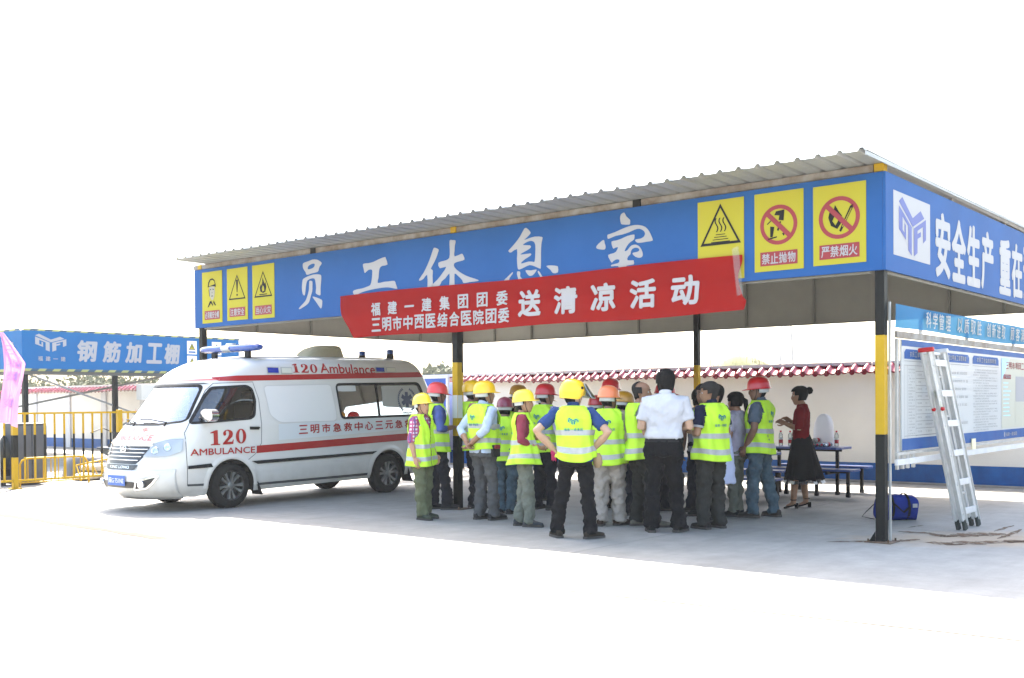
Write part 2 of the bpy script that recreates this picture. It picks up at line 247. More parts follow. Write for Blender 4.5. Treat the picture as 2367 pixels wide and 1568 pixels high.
# ================================================================ materials of the site
M = {}
def nodes_concrete():
    m = bpy.data.materials.new('concrete_yard'); m.use_nodes = True; t = m.node_tree; b = t.nodes['Principled BSDF']; L = t.links.new
    tc = t.nodes.new('ShaderNodeTexCoord')
    def N(sc, det=8, rough=.6, vec=None, dist=0):
        n = t.nodes.new('ShaderNodeTexNoise'); n.inputs['Scale'].default_value = sc; n.inputs['Detail'].default_value = det; n.inputs['Roughness'].default_value = rough; n.inputs['Distortion'].default_value = dist
        L(vec or tc.outputs['Object'], n.inputs['Vector']); return n.outputs[0]
    def ramp(x, a, b_, ca, cb):
        r = t.nodes.new('ShaderNodeValToRGB'); r.color_ramp.elements[0].position = a; r.color_ramp.elements[1].position = b_
        r.color_ramp.elements[0].color = (*ca, 1); r.color_ramp.elements[1].color = (*cb, 1); L(x, r.inputs[0]); return r.outputs[0]
    def mix(f, a, c, mode='MIX'):
        x = t.nodes.new('ShaderNodeMix'); x.data_type = 'RGBA'; x.blend_type = mode
        if isinstance(f, float): x.inputs[0].default_value = f
        else: L(f, x.inputs[0])
        L(a, x.inputs[6]) if not isinstance(a, tuple) else setattr(x.inputs[6], 'default_value', (*a, 1))
        L(c, x.inputs[7]) if not isinstance(c, tuple) else setattr(x.inputs[7], 'default_value', (*c, 1))
        return x.outputs[2]
    base = ramp(N(.45, 6), .3, .72, (.262, .252, .232), (.345, .332, .305))
    mid = ramp(N(3.2, 8, .7), .35, .7, (.80, .80, .79), (1, 1, 1))
    c = mix(1.0, base, mid, 'MULTIPLY')
    mp = t.nodes.new('ShaderNodeMapping'); mp.inputs['Scale'].default_value = (1.0, .16, 1); mp.inputs['Rotation'].default_value = (0, 0, .5); L(tc.outputs['Object'], mp.inputs[0])
    sw = ramp(N(3.5, 7, .7, mp.outputs[0], .6), .35, .66, (.86, .86, .86), (1, 1, 1)); c = mix(1.0, c, sw, 'MULTIPLY')
    fine = ramp(N(60, 4), .3, .7, (.94, .94, .94), (1, 1, 1)); c = mix(1.0, c, fine, 'MULTIPLY')
    # dried mud washed round the ladder and the corner post
    sx = t.nodes.new('ShaderNodeSeparateXYZ'); L(tc.outputs['Object'], sx.inputs[0])
    def mth(op, a, b_=None, v=None):
        n = t.nodes.new('ShaderNodeMath'); n.operation = op
        L(a, n.inputs[0])
        if b_ is not None: L(b_, n.inputs[1])
        if v is not None: n.inputs[1].default_value = v
        return n.outputs[0]
    dx = mth('ADD', sx.outputs[0], v=-.75); dy = mth('ADD', sx.outputs[1], v=-.95)
    a_ = mth('ADD', mth('MULTIPLY', dx, v=.773), mth('MULTIPLY', dy, v=.634)); b2 = mth('ADD', mth('MULTIPLY', dx, v=-.634), mth('MULTIPLY', dy, v=.773))
    d = mth('ADD', mth('POWER', mth('MULTIPLY', a_, v=.55), v=2), mth('POWER', mth('MULTIPLY', b2, v=1.15), v=2))
    nz = N(2.2, 8, .7)
    k = mth('SUBTRACT', mth('MULTIPLY', nz, v=1.7), d)
    msk = ramp(k, .05, .75, (0, 0, 0), (1, 1, 1)); mm = t.nodes.new('ShaderNodeMath'); mm.operation = 'MULTIPLY'; mm.inputs[1].default_value = .55; L(msk, mm.inputs[0])
    c = mix(mm.outputs[0], c, (.33, .23, .13))
    # scattered old stains
    st = ramp(N(1.3, 9, .8, dist=1.0), .66, .76, (0, 0, 0), (1, 1, 1)); ms = t.nodes.new('ShaderNodeMath'); ms.operation = 'MULTIPLY'; ms.inputs[1].default_value = .4; L(st, ms.inputs[0])
    c = mix(ms.outputs[0], c, (.17, .145, .12))
    L(c, b.inputs['Base Color']); b.inputs['Roughness'].default_value = .72; b.inputs['Specular IOR Level'].default_value = .35
    bp = t.nodes.new('ShaderNodeBump'); bp.inputs['Strength'].default_value = .25; bp.inputs['Distance'].default_value = .01; L(N(35, 6), bp.inputs['Height']); L(bp.outputs[0], b.inputs['Normal'])
    return m
blue = mat('fascia_blue_print', (.016, .082, .255), .6, var=.10, scale=1.1, spec=.12)
white_p = mat('white_print', (.30, .30, .31), .5)
yellow_p = mat('yellow_print', (.36, .325, .028), .6, spec=.12)
red_p = mat('red_print', (.22, .008, .014), .5)
black_p = mat('black_print', (.012, .012, .014), .6, spec=.1)
grey_in = mat('galvanised_inner_sheet', (.30, .295, .26), .55, metal=.0, var=.10, scale=1.5)
steel_y = mat('yellow_post_paint', (.42, .26, .006), .45, spec=.2, var=.08, scale=7)
steel_k = mat('black_post_paint', (.008, .009, .008), .5, var=.3, scale=9, spec=.15)
galv = mat('galvanised_steel', (.48, .48, .46), .45, metal=.5, var=.2, scale=5)
rustwhite = mat('weathered_white_purlin', (.27, .265, .24), .6, scale=5, col2=(.15, .115, .085))
roofm = mat('roof_sheet_metal', (.34, .355, .35), .5, metal=.25, var=.12, scale=3)

# ================================================================ ground
g = MB(); g.add([(-900, -600, 0), (900, -600, 0), (900, 1200, 0), (-900, 1200, 0)], [(0, 1, 2, 3)])
struct(g.build('ground', nodes_concrete()))
jm = mat('joint_filler', (.035, .024, .016), .9, var=.35, scale=3)
jm2 = mat('joint_filler_pale', (.11, .10, .09), .9, var=.25, scale=3)
def joint(x0, y0, x1, y1, w=.012, m=None):
    j = MB(); n = 40; d = Vector((x1-x0, y1-y0)); p = Vector((-d.y, d.x)).normalized(); vs = []
    for i in range(n+1):
        q = Vector((x0, y0))+d*(i/n); wob = noise.noise(Vector((q.x*.8, q.y*.8, 3)))*.012; ww = w*(.6+.6*random.random())
        a = q+p*(wob+ww/2); b = q+p*(wob-ww/2); vs += [(a.x, a.y, .004), (b.x, b.y, .004)]
    j.add(vs, [(2*i, 2*i+1, 2*i+3, 2*i+2) for i in range(n)])
    return struct(j.build('slab_joint', m or jm2))
joint(-14, -4.06, -6.5, -4.33, .22, jm); joint(-6.5, -4.33, -2.2, -4.30, .05); joint(-2.2, -4.34, 4.5, -3.75, .05)
joint(-2.5, -8.2, -2.19, -2.75, .008); joint(-2.19, -2.75, -2.1, 7.9, .007); joint(-7.9, -5.9, -7.5, -4.4, .008); joint(-7.5, -4.4, -7.3, 7.9, .008)
joint(-13.2, -7, -12.8, 7.9, .01); joint(-16, 1.0, 3.6, 1.35, .008); joint(3.1, -6, 3.4, 7.9, .008)
def mud_mat():
    m = bpy.data.materials.new('dried_mud'); m.use_nodes = True; t = m.node_tree; b = t.nodes['Principled BSDF']; L = t.links.new
    b.inputs['Base Color'].default_value = (.10, .052, .022, 1); b.inputs['Roughness'].default_value = .9
    tc = t.nodes.new('ShaderNodeTexCoord'); n = t.nodes.new('ShaderNodeTexNoise'); n.inputs['Scale'].default_value = 9; n.inputs['Detail'].default_value = 9; n.inputs['Roughness'].default_value = .75
    L(tc.outputs['Object'], n.inputs[0]); r = t.nodes.new('ShaderNodeValToRGB'); r.color_ramp.elements[0].position = .40; r.color_ramp.elements[1].position = .56; L(n.outputs[0], r.inputs[0]); L(r.outputs[0], b.inputs['Alpha'])
    return m
mudm = mud_mat()
def mud(pts, wmax):
    j = MB(); vs = []; P_ = [Vector(p) for p in pts]; k = 8; Q = []
    for i in range(len(P_)-1):
        for q in range(k): Q.append(P_[i].lerp(P_[i+1], q/k))
    Q.append(P_[-1])
    for i, q in enumerate(Q):
        d = (Q[min(i+1, len(Q)-1)]-Q[max(0, i-1)]).normalized(); p = Vector((-d.y, d.x)); s = sin(pi*i/(len(Q)-1))**.5*wmax
        a = q+p*s*(.35+.5*random.random()); b = q-p*s*(.35+.5*random.random()); vs += [(a.x, a.y, .004), (b.x, b.y, .004)]
    j.add(vs, [(2*i, 2*i+1, 2*i+3, 2*i+2) for i in range(len(Q)-1)])
    stuff(j.build('mud_streak', mudm))
mud([(-.25, 1.02), (.08, 1.09), (.30, .90), (.44, 1.0)], .13); mud([(.30, .83), (.50, 1.15), (.62, 1.32), (.80, 1.50)], .24)
mud([(.32, .27), (.57, .33), (.87, .70), (1.15, 1.05)], .20); mud([(.95, .75), (1.3, 1.15)], .12); mud([(.64, 1.62), (.66, 2.4)], .05)
mud([(.84, 1.0), (.85, 1.5), (.83, 2.05)], .06); mud([(-.27, 1.4), (-.18, 1.8)], .03); mud([(.45, .22), (.72, .34)], .05); mud([(-.55, -.3), (.05, .2), (.2, .5)], .10)

# ================================================================ shelter
pav = thing('shelter', 'long open shelter with blue lettered fascia on yellow and black posts, corrugated roof', 'shelter', (0, 0, 0))
PX = (-.05, -6.05, -12.10)
def post_mesh(z1, z2):
    b = MB(); h = .05
    b.bbox(-h, h, -h, h, 0.012, z1, 1); b.bbox(-h, h, -h, h, z1, z2, 0); b.bbox(-h, h, -h, h, z2, 3.86, 1); b.bbox(-h-.002, h+.002, -h-.012, h+.002, 3.87, 3.956, 0)
    b.bbox(-.14, .14, -.14, .14, 0, .012, 2)
    for i in (-1, 1):
        for j in (-1, 1):
            b.cyl((i*.105, j*.105, .012), (i*.105, j*.105, .04), .012, 6, 2)
    b.add([(-h, -h, 0.012), (-h-.05, -h-.05, .012), (-h, -h, .12)], [(0, 1, 2)], 1)
    return b.mesh('post', [steel_y, steel_k, mat('rusty_base_plate', (.12, .075, .045), .8, var=.4, scale=12)])
pm = [post_mesh(1.13, 2.17), post_mesh(1.03, 2.06)]
for yi, y in enumerate((.06, 6.82)):
    for xi, x in enumerate(PX):
        o = bpy.data.objects.new('post', pm[0 if (xi == 0 or yi == 1) else 1]); C.objects.link(o); o.parent = pav; o.location = (x, y, 0); bevel(o, .006)
HB, HT = 2.842, 3.859
def fascia(name, x0, x1, y0, y1):
    b = MB(); b.bbox(x0, x1, y0, y1, HB, HT, 0); b.m = [0]*6
    return b
fr = MB(); fr.bbox(-12.18, 0, -.03, 0, HB, HT); ffront = fr.build('front_fascia', blue, pav)
frt = MB(); frt.bbox(.002, .032, -.028, 6.90, HB, HT); fright = frt.build('side_fascia', blue, pav)
fb = MB(); fb.bbox(-12.18, 0, 6.882, 6.91, HB, HT); fback = fb.build('back_fascia', blue, pav)
fl = MB(); fl.bbox(-12.212, -12.182, -.028, 6.90, HB, HT); fleft = fl.build('side_fascia', blue, pav)
# inner sheets and their upright seams
for nm, a in (('inner_sheet', (-12.13, -.06, 6.866, 6.880)), ('inner_sheet', (-12.178, -12.166, .02, 6.86)), ('inner_sheet', (-.014, -.002, .12, 6.86)), ('inner_sheet', (-12.0, -.12, .002, .012))):
    b = MB(); b.bbox(*a, HB+.004, HT-.02); b.build(nm, grey_in, pav)
ribm = mat('seam_steel', (.16, .16, .14), .5)
rb = MB(); rb.bbox(-.018, .018, -.018, .018, HB-.02, HT-.05); rme = rb.mesh('seam_rib', ribm)
for u in [11.1, 10.07, 8.64, 7.37, 5.04, 3.73, 2.5, 1.43, .6]:
    o = bpy.data.objects.new('seam_rib', rme); C.objects.link(o); o.parent = pav; o.location = (-u, 6.846, 0)
for n in [1.26, 2.55, 4.32, 5.6]:
    o = bpy.data.objects.new('seam_rib', rme); C.objects.link(o); o.parent = pav; o.location = (-12.146, n, 0)
    o = bpy.data.objects.new('seam_rib', rme); C.objects.link(o); o.parent = pav; o.location = (-.034, n+.4, 0)
for a in (((-12.1, 6.84, HB-.012), (-.1, 6.84, HB-.012)), ((-12.14, .15, HB-.012), (-12.14, 6.7, HB-.012)), ((-.03, .15, HB-.012), (-.03, 6.7, HB-.012)), ((-12.0, .04, HB-.012), (-.15, .04, HB-.012))):
    b = MB(); b.bar(a[0], a[1], .03, .022); b.build('edge_angle', ribm, pav)
# beams between posts under the roof
b = MB(); b.bbox(-12.3, -.11, .012, .088, 3.872, 3.955); bevel(b.build('beam', rustwhite, pav), .008)
b = MB(); b.bbox(-12.3, .06, 6.79, 6.86, 3.86, 3.92); b.build('beam', rustwhite, pav)
for y in (2.3, 4.6):
    b = MB(); b.bbox(-12.2, .0, y-.03, y+.03, 3.86, 3.91); b.build('beam', rustwhite, pav)
for x in (-3.02, -9.05):
    b = MB(); b.bbox(x-.055, x+.055, -.005, .011, 3.862, 3.952); b.build('bracket', steel_k, pav)
for x in PX:
    b = MB(); b.bar((x, .1, 3.80), (x, 6.8, 3.80), .06, .08); b.build('rafter', steel_k, pav)
# roof sheets: trapezoid ribs running front to back
def roof_z(y): return 3.962 - .008*(y+.62)
npitch = 54; pitch = 12.02/npitch; x_left = -11.96
per = 4
for k in range(0, npitch, per):
    n = min(per, npitch-k); prof = []
    for i in range(n):
        bx = x_left+(k+i)*pitch
        prof += [(bx, 0), (bx+.135, 0), (bx+.158, .032), (bx+.188, .032), (bx+.209, 0)]
    prof.append((x_left+(k+n)*pitch+.012, .0))
    b = MB(); ys = [-.64, 2, 4.5, 7.35]; vs = []
    for y in ys:
        jit = random.uniform(-.012, .012) if y == -.64 else 0
        for x, z in prof: vs.append((x, y+jit, roof_z(y)+z+(.002 if (k//per) % 2 else 0)))
    np_ = len(prof)
    b.add(vs, [(r*np_+i, r*np_+i+1, (r+1)*np_+i+1, (r+1)*np_+i) for r in range(len(ys)-1) for i in range(np_-1)])
    o = b.build('roof_sheet', roofm, pav); sd = o.modifiers.new('thick', 'SOLIDIFY'); sd.thickness = .0025; sd.offset = 1
b = MB(); b.bbox(.055, .068, -.65, 7.37, 3.915, 3.955); b.build('verge_trim', roofm, pav)
# ---- front lettering (brush characters)
fn_front = lambda x, z: (x, -.0345, z)
for grp in ((0, 4), (4, 5), (5, 7), (7, 12), (12, 16)):
    b = MB()
    for L_ in FRONT_GLYPHS[grp[0]:grp[1]]: b.poly([smooth_loop(l, 2) for l in L_], fn_front)
    b.build('character', white_p, ffront)
# ---- warning signs
def sign_base(x0, x1, z0, z1):
    b = MB(); b.bbox(x0, x1, -.0375, -.0325, z0, z1, 0); return b
FN = lambda x, z: (x, -.0400, z)
FN2 = lambda x, z: (x, -.0418, z)
FN3 = lambda x, z: (x, -.0436, z)
def rrect(x0, x1, z0, z1): return [(x0, z0), (x1, z0), (x1, z1), (x0, z1)]
def plate_text(b, t, x0, x1, z0, fn=FN, fn2=FN2):
    w = x1-x0; b.poly([rrect(x0+.12*w, x1-.12*w, z0+.06, z0+.215)], fn, 1)
    spaced(b, t, x0+.15*w, x1-.15*w, z0+.082, z0+.195, fn2, 2, off=.022, fill=.88)
def tri_ring(b, cx, cz, s, t, fn, mi):
    def T(k): return [(cx, cz+k*s*.62), (cx-k*s*.55, cz-k*s*.38), (cx+k*s*.55, cz-k*s*.38)]
    o = T(1); i = T(1-t*2.6); b.poly([o, i], fn, mi)
def ring(b, cx, cz, r, t, fn, mi, slash=True):
    o = [(cx+r*sin(2*pi*k/36), cz+r*cos(2*pi*k/36)) for k in range(36)]; i = [(cx+(r-t)*sin(2*pi*k/36), cz+(r-t)*cos(2*pi*k/36)) for k in range(36)]
    b.poly([o, i], fn, mi)
    if slash:
        q = r-t*.6; d = .7071; e = t*.42
        b.poly([[(cx-q*d-e, cz+q*d-e), (cx-q*d+e, cz+q*d+e), (cx+q*d+e, cz-q*d+e), (cx+q*d-e, cz-q*d-e)]], FN3, mi)
SM = [yellow_p, red_p, white_p, black_p, mat('sign_skin_print', (.27, .26, .20), .6)]
def S(x0, x1, z0, z1, words, kind, label):
    b = sign_base(x0, x1, z0, z1); cx = (x0+x1)/2; w = x1-x0; cz = z0+.58*(z1-z0)
    if words: plate_text(b, words, x0, x1, z0)
    if kind == 'tri!':
        tri_ring(b, cx, cz, w*.74, .055, FN, 3); b.poly([[(cx-.028, cz+.17), (cx+.028, cz+.17), (cx+.010, cz-.04), (cx-.010, cz-.04)]], FN, 3)
        b.poly([[(cx+.02*sin(k*pi/5), cz-.085+.02*cos(k*pi/5)) for k in range(10)]], FN, 3)
    if kind == 'trifire':
        tri_ring(b, cx, cz, w*.74, .055, FN, 3)
        b.poly([[(cx, cz-.1), (cx-.075, cz-.07), (cx-.09, cz+.0), (cx-.05, cz+.06), (cx-.035, cz+.02), (cx-.01, cz+.16), (cx+.035, cz+.05), (cx+.06, cz+.08), (cx+.085, cz), (cx+.06, cz-.08)], [(cx-.02, cz-.075), (cx+.03, cz-.06), (cx+.02, cz+.0), (cx-.01, cz+.03), (cx-.035, cz-.03)]], FN, 3)
        b.poly([rrect(cx-.1, cx+.1, cz-.128, cz-.112)], FN, 3)
    if kind == 'trihot':
        cz += .05; tri_ring(b, cx, cz, w*.80, .065, FN, 3)
        for k in (-1, 0, 1):
            pts = [(cx+k*.05+.018*sin(t*6.0), cz-.03+t*.16) for t in [i/8 for i in range(9)]]
            b.poly([[(x-.008, z) for x, z in pts]+[(x+.008, z) for x, z in pts[::-1]]], FN, 3)
        for k in range(4): b.poly([rrect(cx-.06-k*.02, cx+.06+k*.02, cz-.065-k*.028, cz-.056-k*.028)], FN, 3)
    if kind == 'nothrow':
        ring(b, cx, cz, w*.38, .045, FN, 1)
        b.poly([[(cx-.03, cz+.15), (cx+.07, cz+.16), (cx+.06, cz+.04), (cx+.0, cz+.05), (cx+.01, cz+.10), (cx-.05, cz+.11)]], FN, 3)
        b.poly([[(cx-.10, cz-.13), (cx-.07, cz-.13), (cx-.05, cz-.02), (cx-.10, cz-.01)]], FN, 3); b.poly([[(cx-.13, cz-.16), (cx-.02, cz-.14), (cx-.02, cz-.125), (cx-.13, cz-.142)]], FN, 3)
        b.poly([[(cx-.02, cz-.06), (cx+.0, cz-.07), (cx+.03, cz+.03), (cx+.015, cz+.04)]], FN, 3); b.poly([[(cx+.04, cz-.10), (cx+.09, cz-.08), (cx+.06, cz-.13)]], FN, 3)
        b.poly([[(cx-.13, cz+.01), (cx-.06, cz+.07), (cx-.065, cz+.08), (cx-.14, cz+.02)]], FN, 3)
    if kind == 'nofire':
        ring(b, cx, cz, w*.39, .045, FN, 1)
        b.poly([[(cx-.02, cz-.12), (cx-.09, cz-.08), (cx-.12, cz+.01), (cx-.10, cz+.09), (cx-.07, cz+.05), (cx-.045, cz+.14), (cx+.0, cz+.06), (cx+.03, cz+.02), (cx+.03, cz-.05)], [(cx-.04, cz-.08), (cx-.075, cz-.03), (cx-.05, cz+.02), (cx-.01, cz-.03)]], FN, 3)
        b.poly([[(cx+.0, cz-.14), (cx+.02, cz-.155), (cx+.15, cz+.09), (cx+.155, cz+.13), (cx+.12, cz+.11)], [(cx+.03, cz-.10), (cx+.13, cz+.09), (cx+.138, cz+.085), (cx+.04, cz-.105)]], FN, 3)
    if kind == 'helmet':
        c = cz+.02
        face = [(cx-.075, c+.09), (cx+.075, c+.09), (cx+.085, c+.0), (cx+.07, c-.08), (cx+.03, c-.14), (cx-.01, c-.14), (cx-.055, c-.09), (cx-.085, c-.0)]
        b.poly([face], FN, 4)
        b.poly([[(cx-.12, c+.085), (cx-.10, c+.17), (cx-.05, c+.225), (cx+.02, c+.235), (cx+.08, c+.20), (cx+.11, c+.13), (cx+.12, c+.08), (cx+.05, c+.095), (cx-.03, c+.10)], [(cx-.09, c+.10), (cx-.08, c+.15), (cx-.04, c+.20), (cx+.02, c+.21), (cx+.07, c+.18), (cx+.09, c+.13), (cx+.03, c+.12)]], FN2, 3)
        b.poly([[(cx-.055, c+.045), (cx-.02, c+.055), (cx-.02, c+.04), (cx-.05, c+.03)]], FN2, 3); b.poly([[(cx+.02, c+.055), (cx+.06, c+.045), (cx+.055, c+.03), (cx+.02, c+.04)]], FN2, 3)
        b.poly([[(cx-.01, c-.02), (cx+.02, c-.02), (cx+.01, c-.005)]], FN2, 3); b.poly([[(cx-.02, c-.065), (cx+.035, c-.065), (cx+.03, c-.078), (cx-.01, c-.08)]], FN2, 3)
        b.poly([[(cx-.09, c+.05), (cx-.075, c+.04), (cx-.06, c-.08), (cx-.075, c-.07)]], FN2, 3)
        b.poly([[(cx-.13, c-.26), (cx-.06, c-.16), (cx-.02, c-.15), (cx+.03, c-.22), (cx+.05, c-.15), (cx+.12, c-.24), (cx+.09, c-.24), (cx+.04, c-.19), (cx+.02, c-.25), (cx-.03, c-.19), (cx-.10, c-.26)]], FN2, 3)
    o = b.build('warning_sign', SM, pav); o['label'] = label; return o
S(-11.97, -11.39, 2.91, 3.80, '必须戴安全帽', 'helmet', 'yellow sign with a drawn helmeted head')
S(-11.25, -10.68, 2.92, 3.80, '注意安全', 'tri!', 'yellow sign with an exclamation mark triangle')
S(-10.55, -9.97, 2.91, 3.80, '当心火灾', 'trifire', 'yellow sign with a flame in a triangle')
S(-2.16, -1.57, 2.88, 3.80, '当心烫伤', 'trihot', 'yellow sign with heat waves in a triangle')
S(-1.44, -.86, 2.93, 3.80, '禁止抛物', 'nothrow', 'yellow sign with a red prohibition ring over a falling object')
S(-.75, -.17, 2.94, 3.79, '严禁烟火', 'nofire', 'yellow sign with a red prohibition ring over a flame and match')
# ---- side fascia print
fs1 = lambda y, z: (.0345, y, z); fs2 = lambda y, z: (.0362, y, z)
b = MB(); b.poly([rrect(.19, 1.36, 3.02, 3.70)], fs1, 0); logo(b, .78, 3.36, .86, .60, fs2, 1); b.build('emblem', [white_p, mat('emblem_violet_blue', (.04, .06, .25), .5)], fright)
lettering('安全生产', white_p, fright, 1.52, 3.92, 2.93, 3.64, fs1, off=.045, fill=.84); lettering('重在预防', white_p, fright, 4.15, 6.6, 2.93, 3.64, fs1, off=.045, fill=.84)
b = MB(); b.lathe([(.0, -.16), (.07, -.15), (.09, -.05), (.08, .10), (.05, .17), (0, .18)], (-12.30, 6.9, 2.62), 14); b.build('lamp_housing', white_p, pav)
b = MB(); b.bbox(-6.05, -5.999, .0085, .0095, 0, .1); 
b = MB(); b.bbox(-6.096, -6.004, .0068, .0095, 1.28, 1.60); b.bbox(-5.9985, -5.996, .012, .108, 1.28, 1.60)
b.build('pasted_notice', mat('paper_grey', (.55, .55, .52), .7), pav)

# ---- red banner
redc = mat('red_banner_cloth', (.40, .014, .012), .8, spec=.1, trans=.38, var=.05, scale=3)
def ban_y(x, z): return -.066-.012*sin((x*1.3+z*3.5))*max(0, 3.05-z)-.010*noise.noise(Vector((x*.9+z*2.2, z*.8-x*.5, 2)))-.012*noise.noise(Vector((x*1.4, z*4, 5)))-.018*max(0, 2.84-z)*noise.noise(Vector((x*2.2, 7, 1)))*2-.004*sin(z*30+x*3)
def ban_pt(u, v):
    zt = 3.135+.012*sin(u*9); zb = 2.485+.02*u*u+.012*sin(u*14)
    z = zb+(zt-zb)*v; xl = -8.33 if z > 2.87 else -8.33+(2.87-z)/(2.87-2.48)*.29
    xr = -1.60+.03*sin(v*8)+(.04 if v < .2 else 0); x = xl+(xr-xl)*u
    return (x, ban_y(x, z), z)
b = MB(); b.sheet(90, 12, ban_pt); red_b = b.build('banner', redc)
tag(red_b, 'red cloth banner with white characters taped across the front fascia', 'banner')
fb_ = lambda x, z: (x, ban_y(x, z)-.011, z); bwp = mat('banner_white_print', (.34, .325, .33), .6)
lettering('福建一建集团团委', bwp, red_b, -7.72, -4.93, 2.80, 2.985, fb_, off=.034, fill=.52)
lettering('三明市中西医结合医院团委', bwp, red_b, -7.66, -4.96, 2.565, 2.755, fb_, off=.034, fill=.80)
lettering('送清凉活动', bwp, red_b, -4.93, -2.02, 2.63, 2.955, fb_, off=.048, fill=.60)
tape = glass('clear_tape', (.86, .88, .9), .06, .4)
b = MB(); b.add([(-1.70, -.079, 3.22), (-1.62, -.079, 3.24), (-1.56, -.079, 2.70), (-1.64, -.079, 2.68)], [(0, 1, 2, 3)]); b.build('tape', tape, red_b)

# ---- blue banner above the notice board
skyb = mat('sky_blue_banner', (.010, .15, .33), .55, spec=.15, var=.08, scale=2, trans=.15)
def bb_pt(u, v):
    y = .11+u*6.5; z = 2.245+v*.25+.012*sin(u*9)*(1-v); return (.075+.01*sin(u*17+v*2), y, z)
b = MB(); b.sheet(60, 6, bb_pt); bb = b.build('banner', skyb); tag(bb, 'narrow sky blue slogan banner stretched above the notice board', 'banner')
fb2 = lambda y, z: (.094+.01*sin((y-.11)/6.5*17), y, z)
for i, wd in enumerate(('科学管理', '以质取胜', '创新进取', '顾客满意')): lettering(wd, white_p, bb, .98+i*1.17, 1.96+i*1.17, 2.29, 2.465, fb2, off=.016, shear=.1, fill=.74)

# ---- notice board
nb = thing('notice_board', 'long white notice board with blue bands in a steel frame beside the corner post', 'notice board', (0, 0, 0))
whst = mat('white_painted_steel', (.62, .62, .61), .4, var=.12, scale=5)
for y in (.128, 6.45):
    b = MB(); b.bbox(.001, .026, y-.012, y+.012, 0, 2.52); bevel(b.build('post', galv, nb), .004)
for z0, z1, m_ in ((2.145, 2.215, rustwhite), (.80, .862, whst), (.905, .935, galv)):
    b = MB(); b.bbox(.045, .075, .175, 6.42, z0, z1); b.build('rail', m_, nb)
for y in (1.05, 2.75, 4.9):
    b = MB(); b.bbox(.015, .040, y-.03, y+.03, 2.16, 2.50); b.build('strut', whst, nb)
for y in (.30, .46, .62, .80):
    b = MB(); b.bbox(.015, .04, y-.03, y+.03, .75, 2.14); b.build('strut', galv, nb)
b = MB(); b.bbox(.050, .062, .34, 6.35, .945, 2.135, 0); board = b.build('board', mat('board_print_white', (.42, .435, .43), .35, var=.03, scale=2), nb)
f1 = lambda y, z: (.0645, y, z); f2 = lambda y, z: (.0662, y, z)
b = MB(); BM = [mat('board_print_blue', (.018, .09, .27), .5, var=.35, scale=3, col2=(.010, .06, .22), spec=.2), white_p, mat('board_print_grey', (.05, .052, .06), .6, spec=.1), mat('board_print_cream', (.42, .42, .34), .5), red_p, mat('board_print_pale_blue', srgb(150, 205, 235), .4)]
b.poly([rrect(.345, 6.345, 2.065, 2.13)], f1, 0); b.poly([rrect(.345, 6.345, .95, 1.075)], f1, 0)
cells = [(.42, 1.50), (1.64, 2.72), (2.86, 4.02)]
rnd = random.Random(3)
for ci, (y0, y1) in enumerate(cells):
    b.poly([[(y0, 1.93), (y1, 1.93), (y1, 2.0), (y1-.05, 2.035), (y0+.05, 2.035), (y0, 2.0)]], f1, 0)
    spaced(b, ['农民工维权信息公示牌', '项目文明施工管理制度', '农民工权益告知制度'][ci], y0+.16, y1-.12, 1.955, 2.012, f2, 1, off=.01, fill=.75)
    b.poly([rrect(y0, y1, 1.905, 1.908)], f1, 2)
    if ci == 0:
        for k in range(10): b.poly([rrect(y0+.36, y1, 1.80-k*.078, 1.803-k*.078)], f1, 2)
        for y in (y0, y0+.10, y0+.36, y1-.003): b.poly([rrect(y, y+.003, 1.05, 1.86)], f1, 2)
        b.poly([rrect(y0, y1, 1.10, 1.103)], f1, 2); b.poly([rrect(y0, y1, 1.86, 1.863)], f1, 2)
    def line(ya, yb, z, h, gap=.0):
        y = ya
        while y < yb-.02:
            w = rnd.uniform(.6, .95)*h
            if rnd.random() < .88:
                yy = y; b.poly([rrect(yy, yy+w*.8, z+.18*h, z+.3*h)], f1, 2); b.poly([rrect(yy, yy+w*.8, z+.55*h, z+.66*h)], f1, 2); b.poly([rrect(yy+w*.3, yy+w*.48, z+.0*h, z+.17*h)], f1, 2); b.poly([rrect(yy+w*.3, yy+w*.48, z+.67*h, z+.95*h)], f1, 2)
            y += h*1.08
    if ci == 0:
        for k in range(22): line(y0+.13, y0+.34-(.08 if k % 3 == 2 else 0), 1.81-k*.033, .017)
        for k in range(9): line(y0+.42, y0+.58, 1.755-k*.078, .022); line(y0+.68, y0+.68+rnd.uniform(.1, .28), 1.755-k*.078, .022)
    elif ci == 1:
        for k in range(5): line(y0+(.12 if k % 2 == 0 else .04), y1-.06, 1.79-k*.095, .034)
        line(y0+.1, y0+.6, 1.25, .03); line(y0+.3, y1-.06, 1.19, .034); line(y0+.3, y1-.3, 1.12, .034)
    else:
        for k in range(24): line(y0+(.12 if k % 3 == 0 else .03), y1-.05-(.4 if k % 3 == 2 else 0), 1.85-k*.033, .02)
b.poly([rrect(4.16, 6.30, 1.095, 2.04)], f1, 3); b.poly([[(4.16, 2.04), (4.55, 2.04), (4.32, 1.86), (4.16, 1.75)]], f2, 5)
spaced(b, '三明市项目二期建设规划', 4.35, 6.1, 1.90, 1.99, f2, 4, off=.02, fill=.8)
b.poly([rrect(4.24, 4.62, 1.76, 1.82)], f2, 4); spaced(b, '平面图纸', 4.27, 4.59, 1.77, 1.81, lambda y, z: (.068, y, z), 1, off=.01)
for k in range(9): b.poly([rrect(4.24, 4.24+rnd.uniform(.2, .4), 1.70-k*.055, 1.712-k*.055)], f2, 5)
b.poly([rrect(4.85, 6.2, 1.45, 1.80)], f2, 1); b.poly([rrect(4.85, 6.2, 1.12, 1.42)], f2, 3)
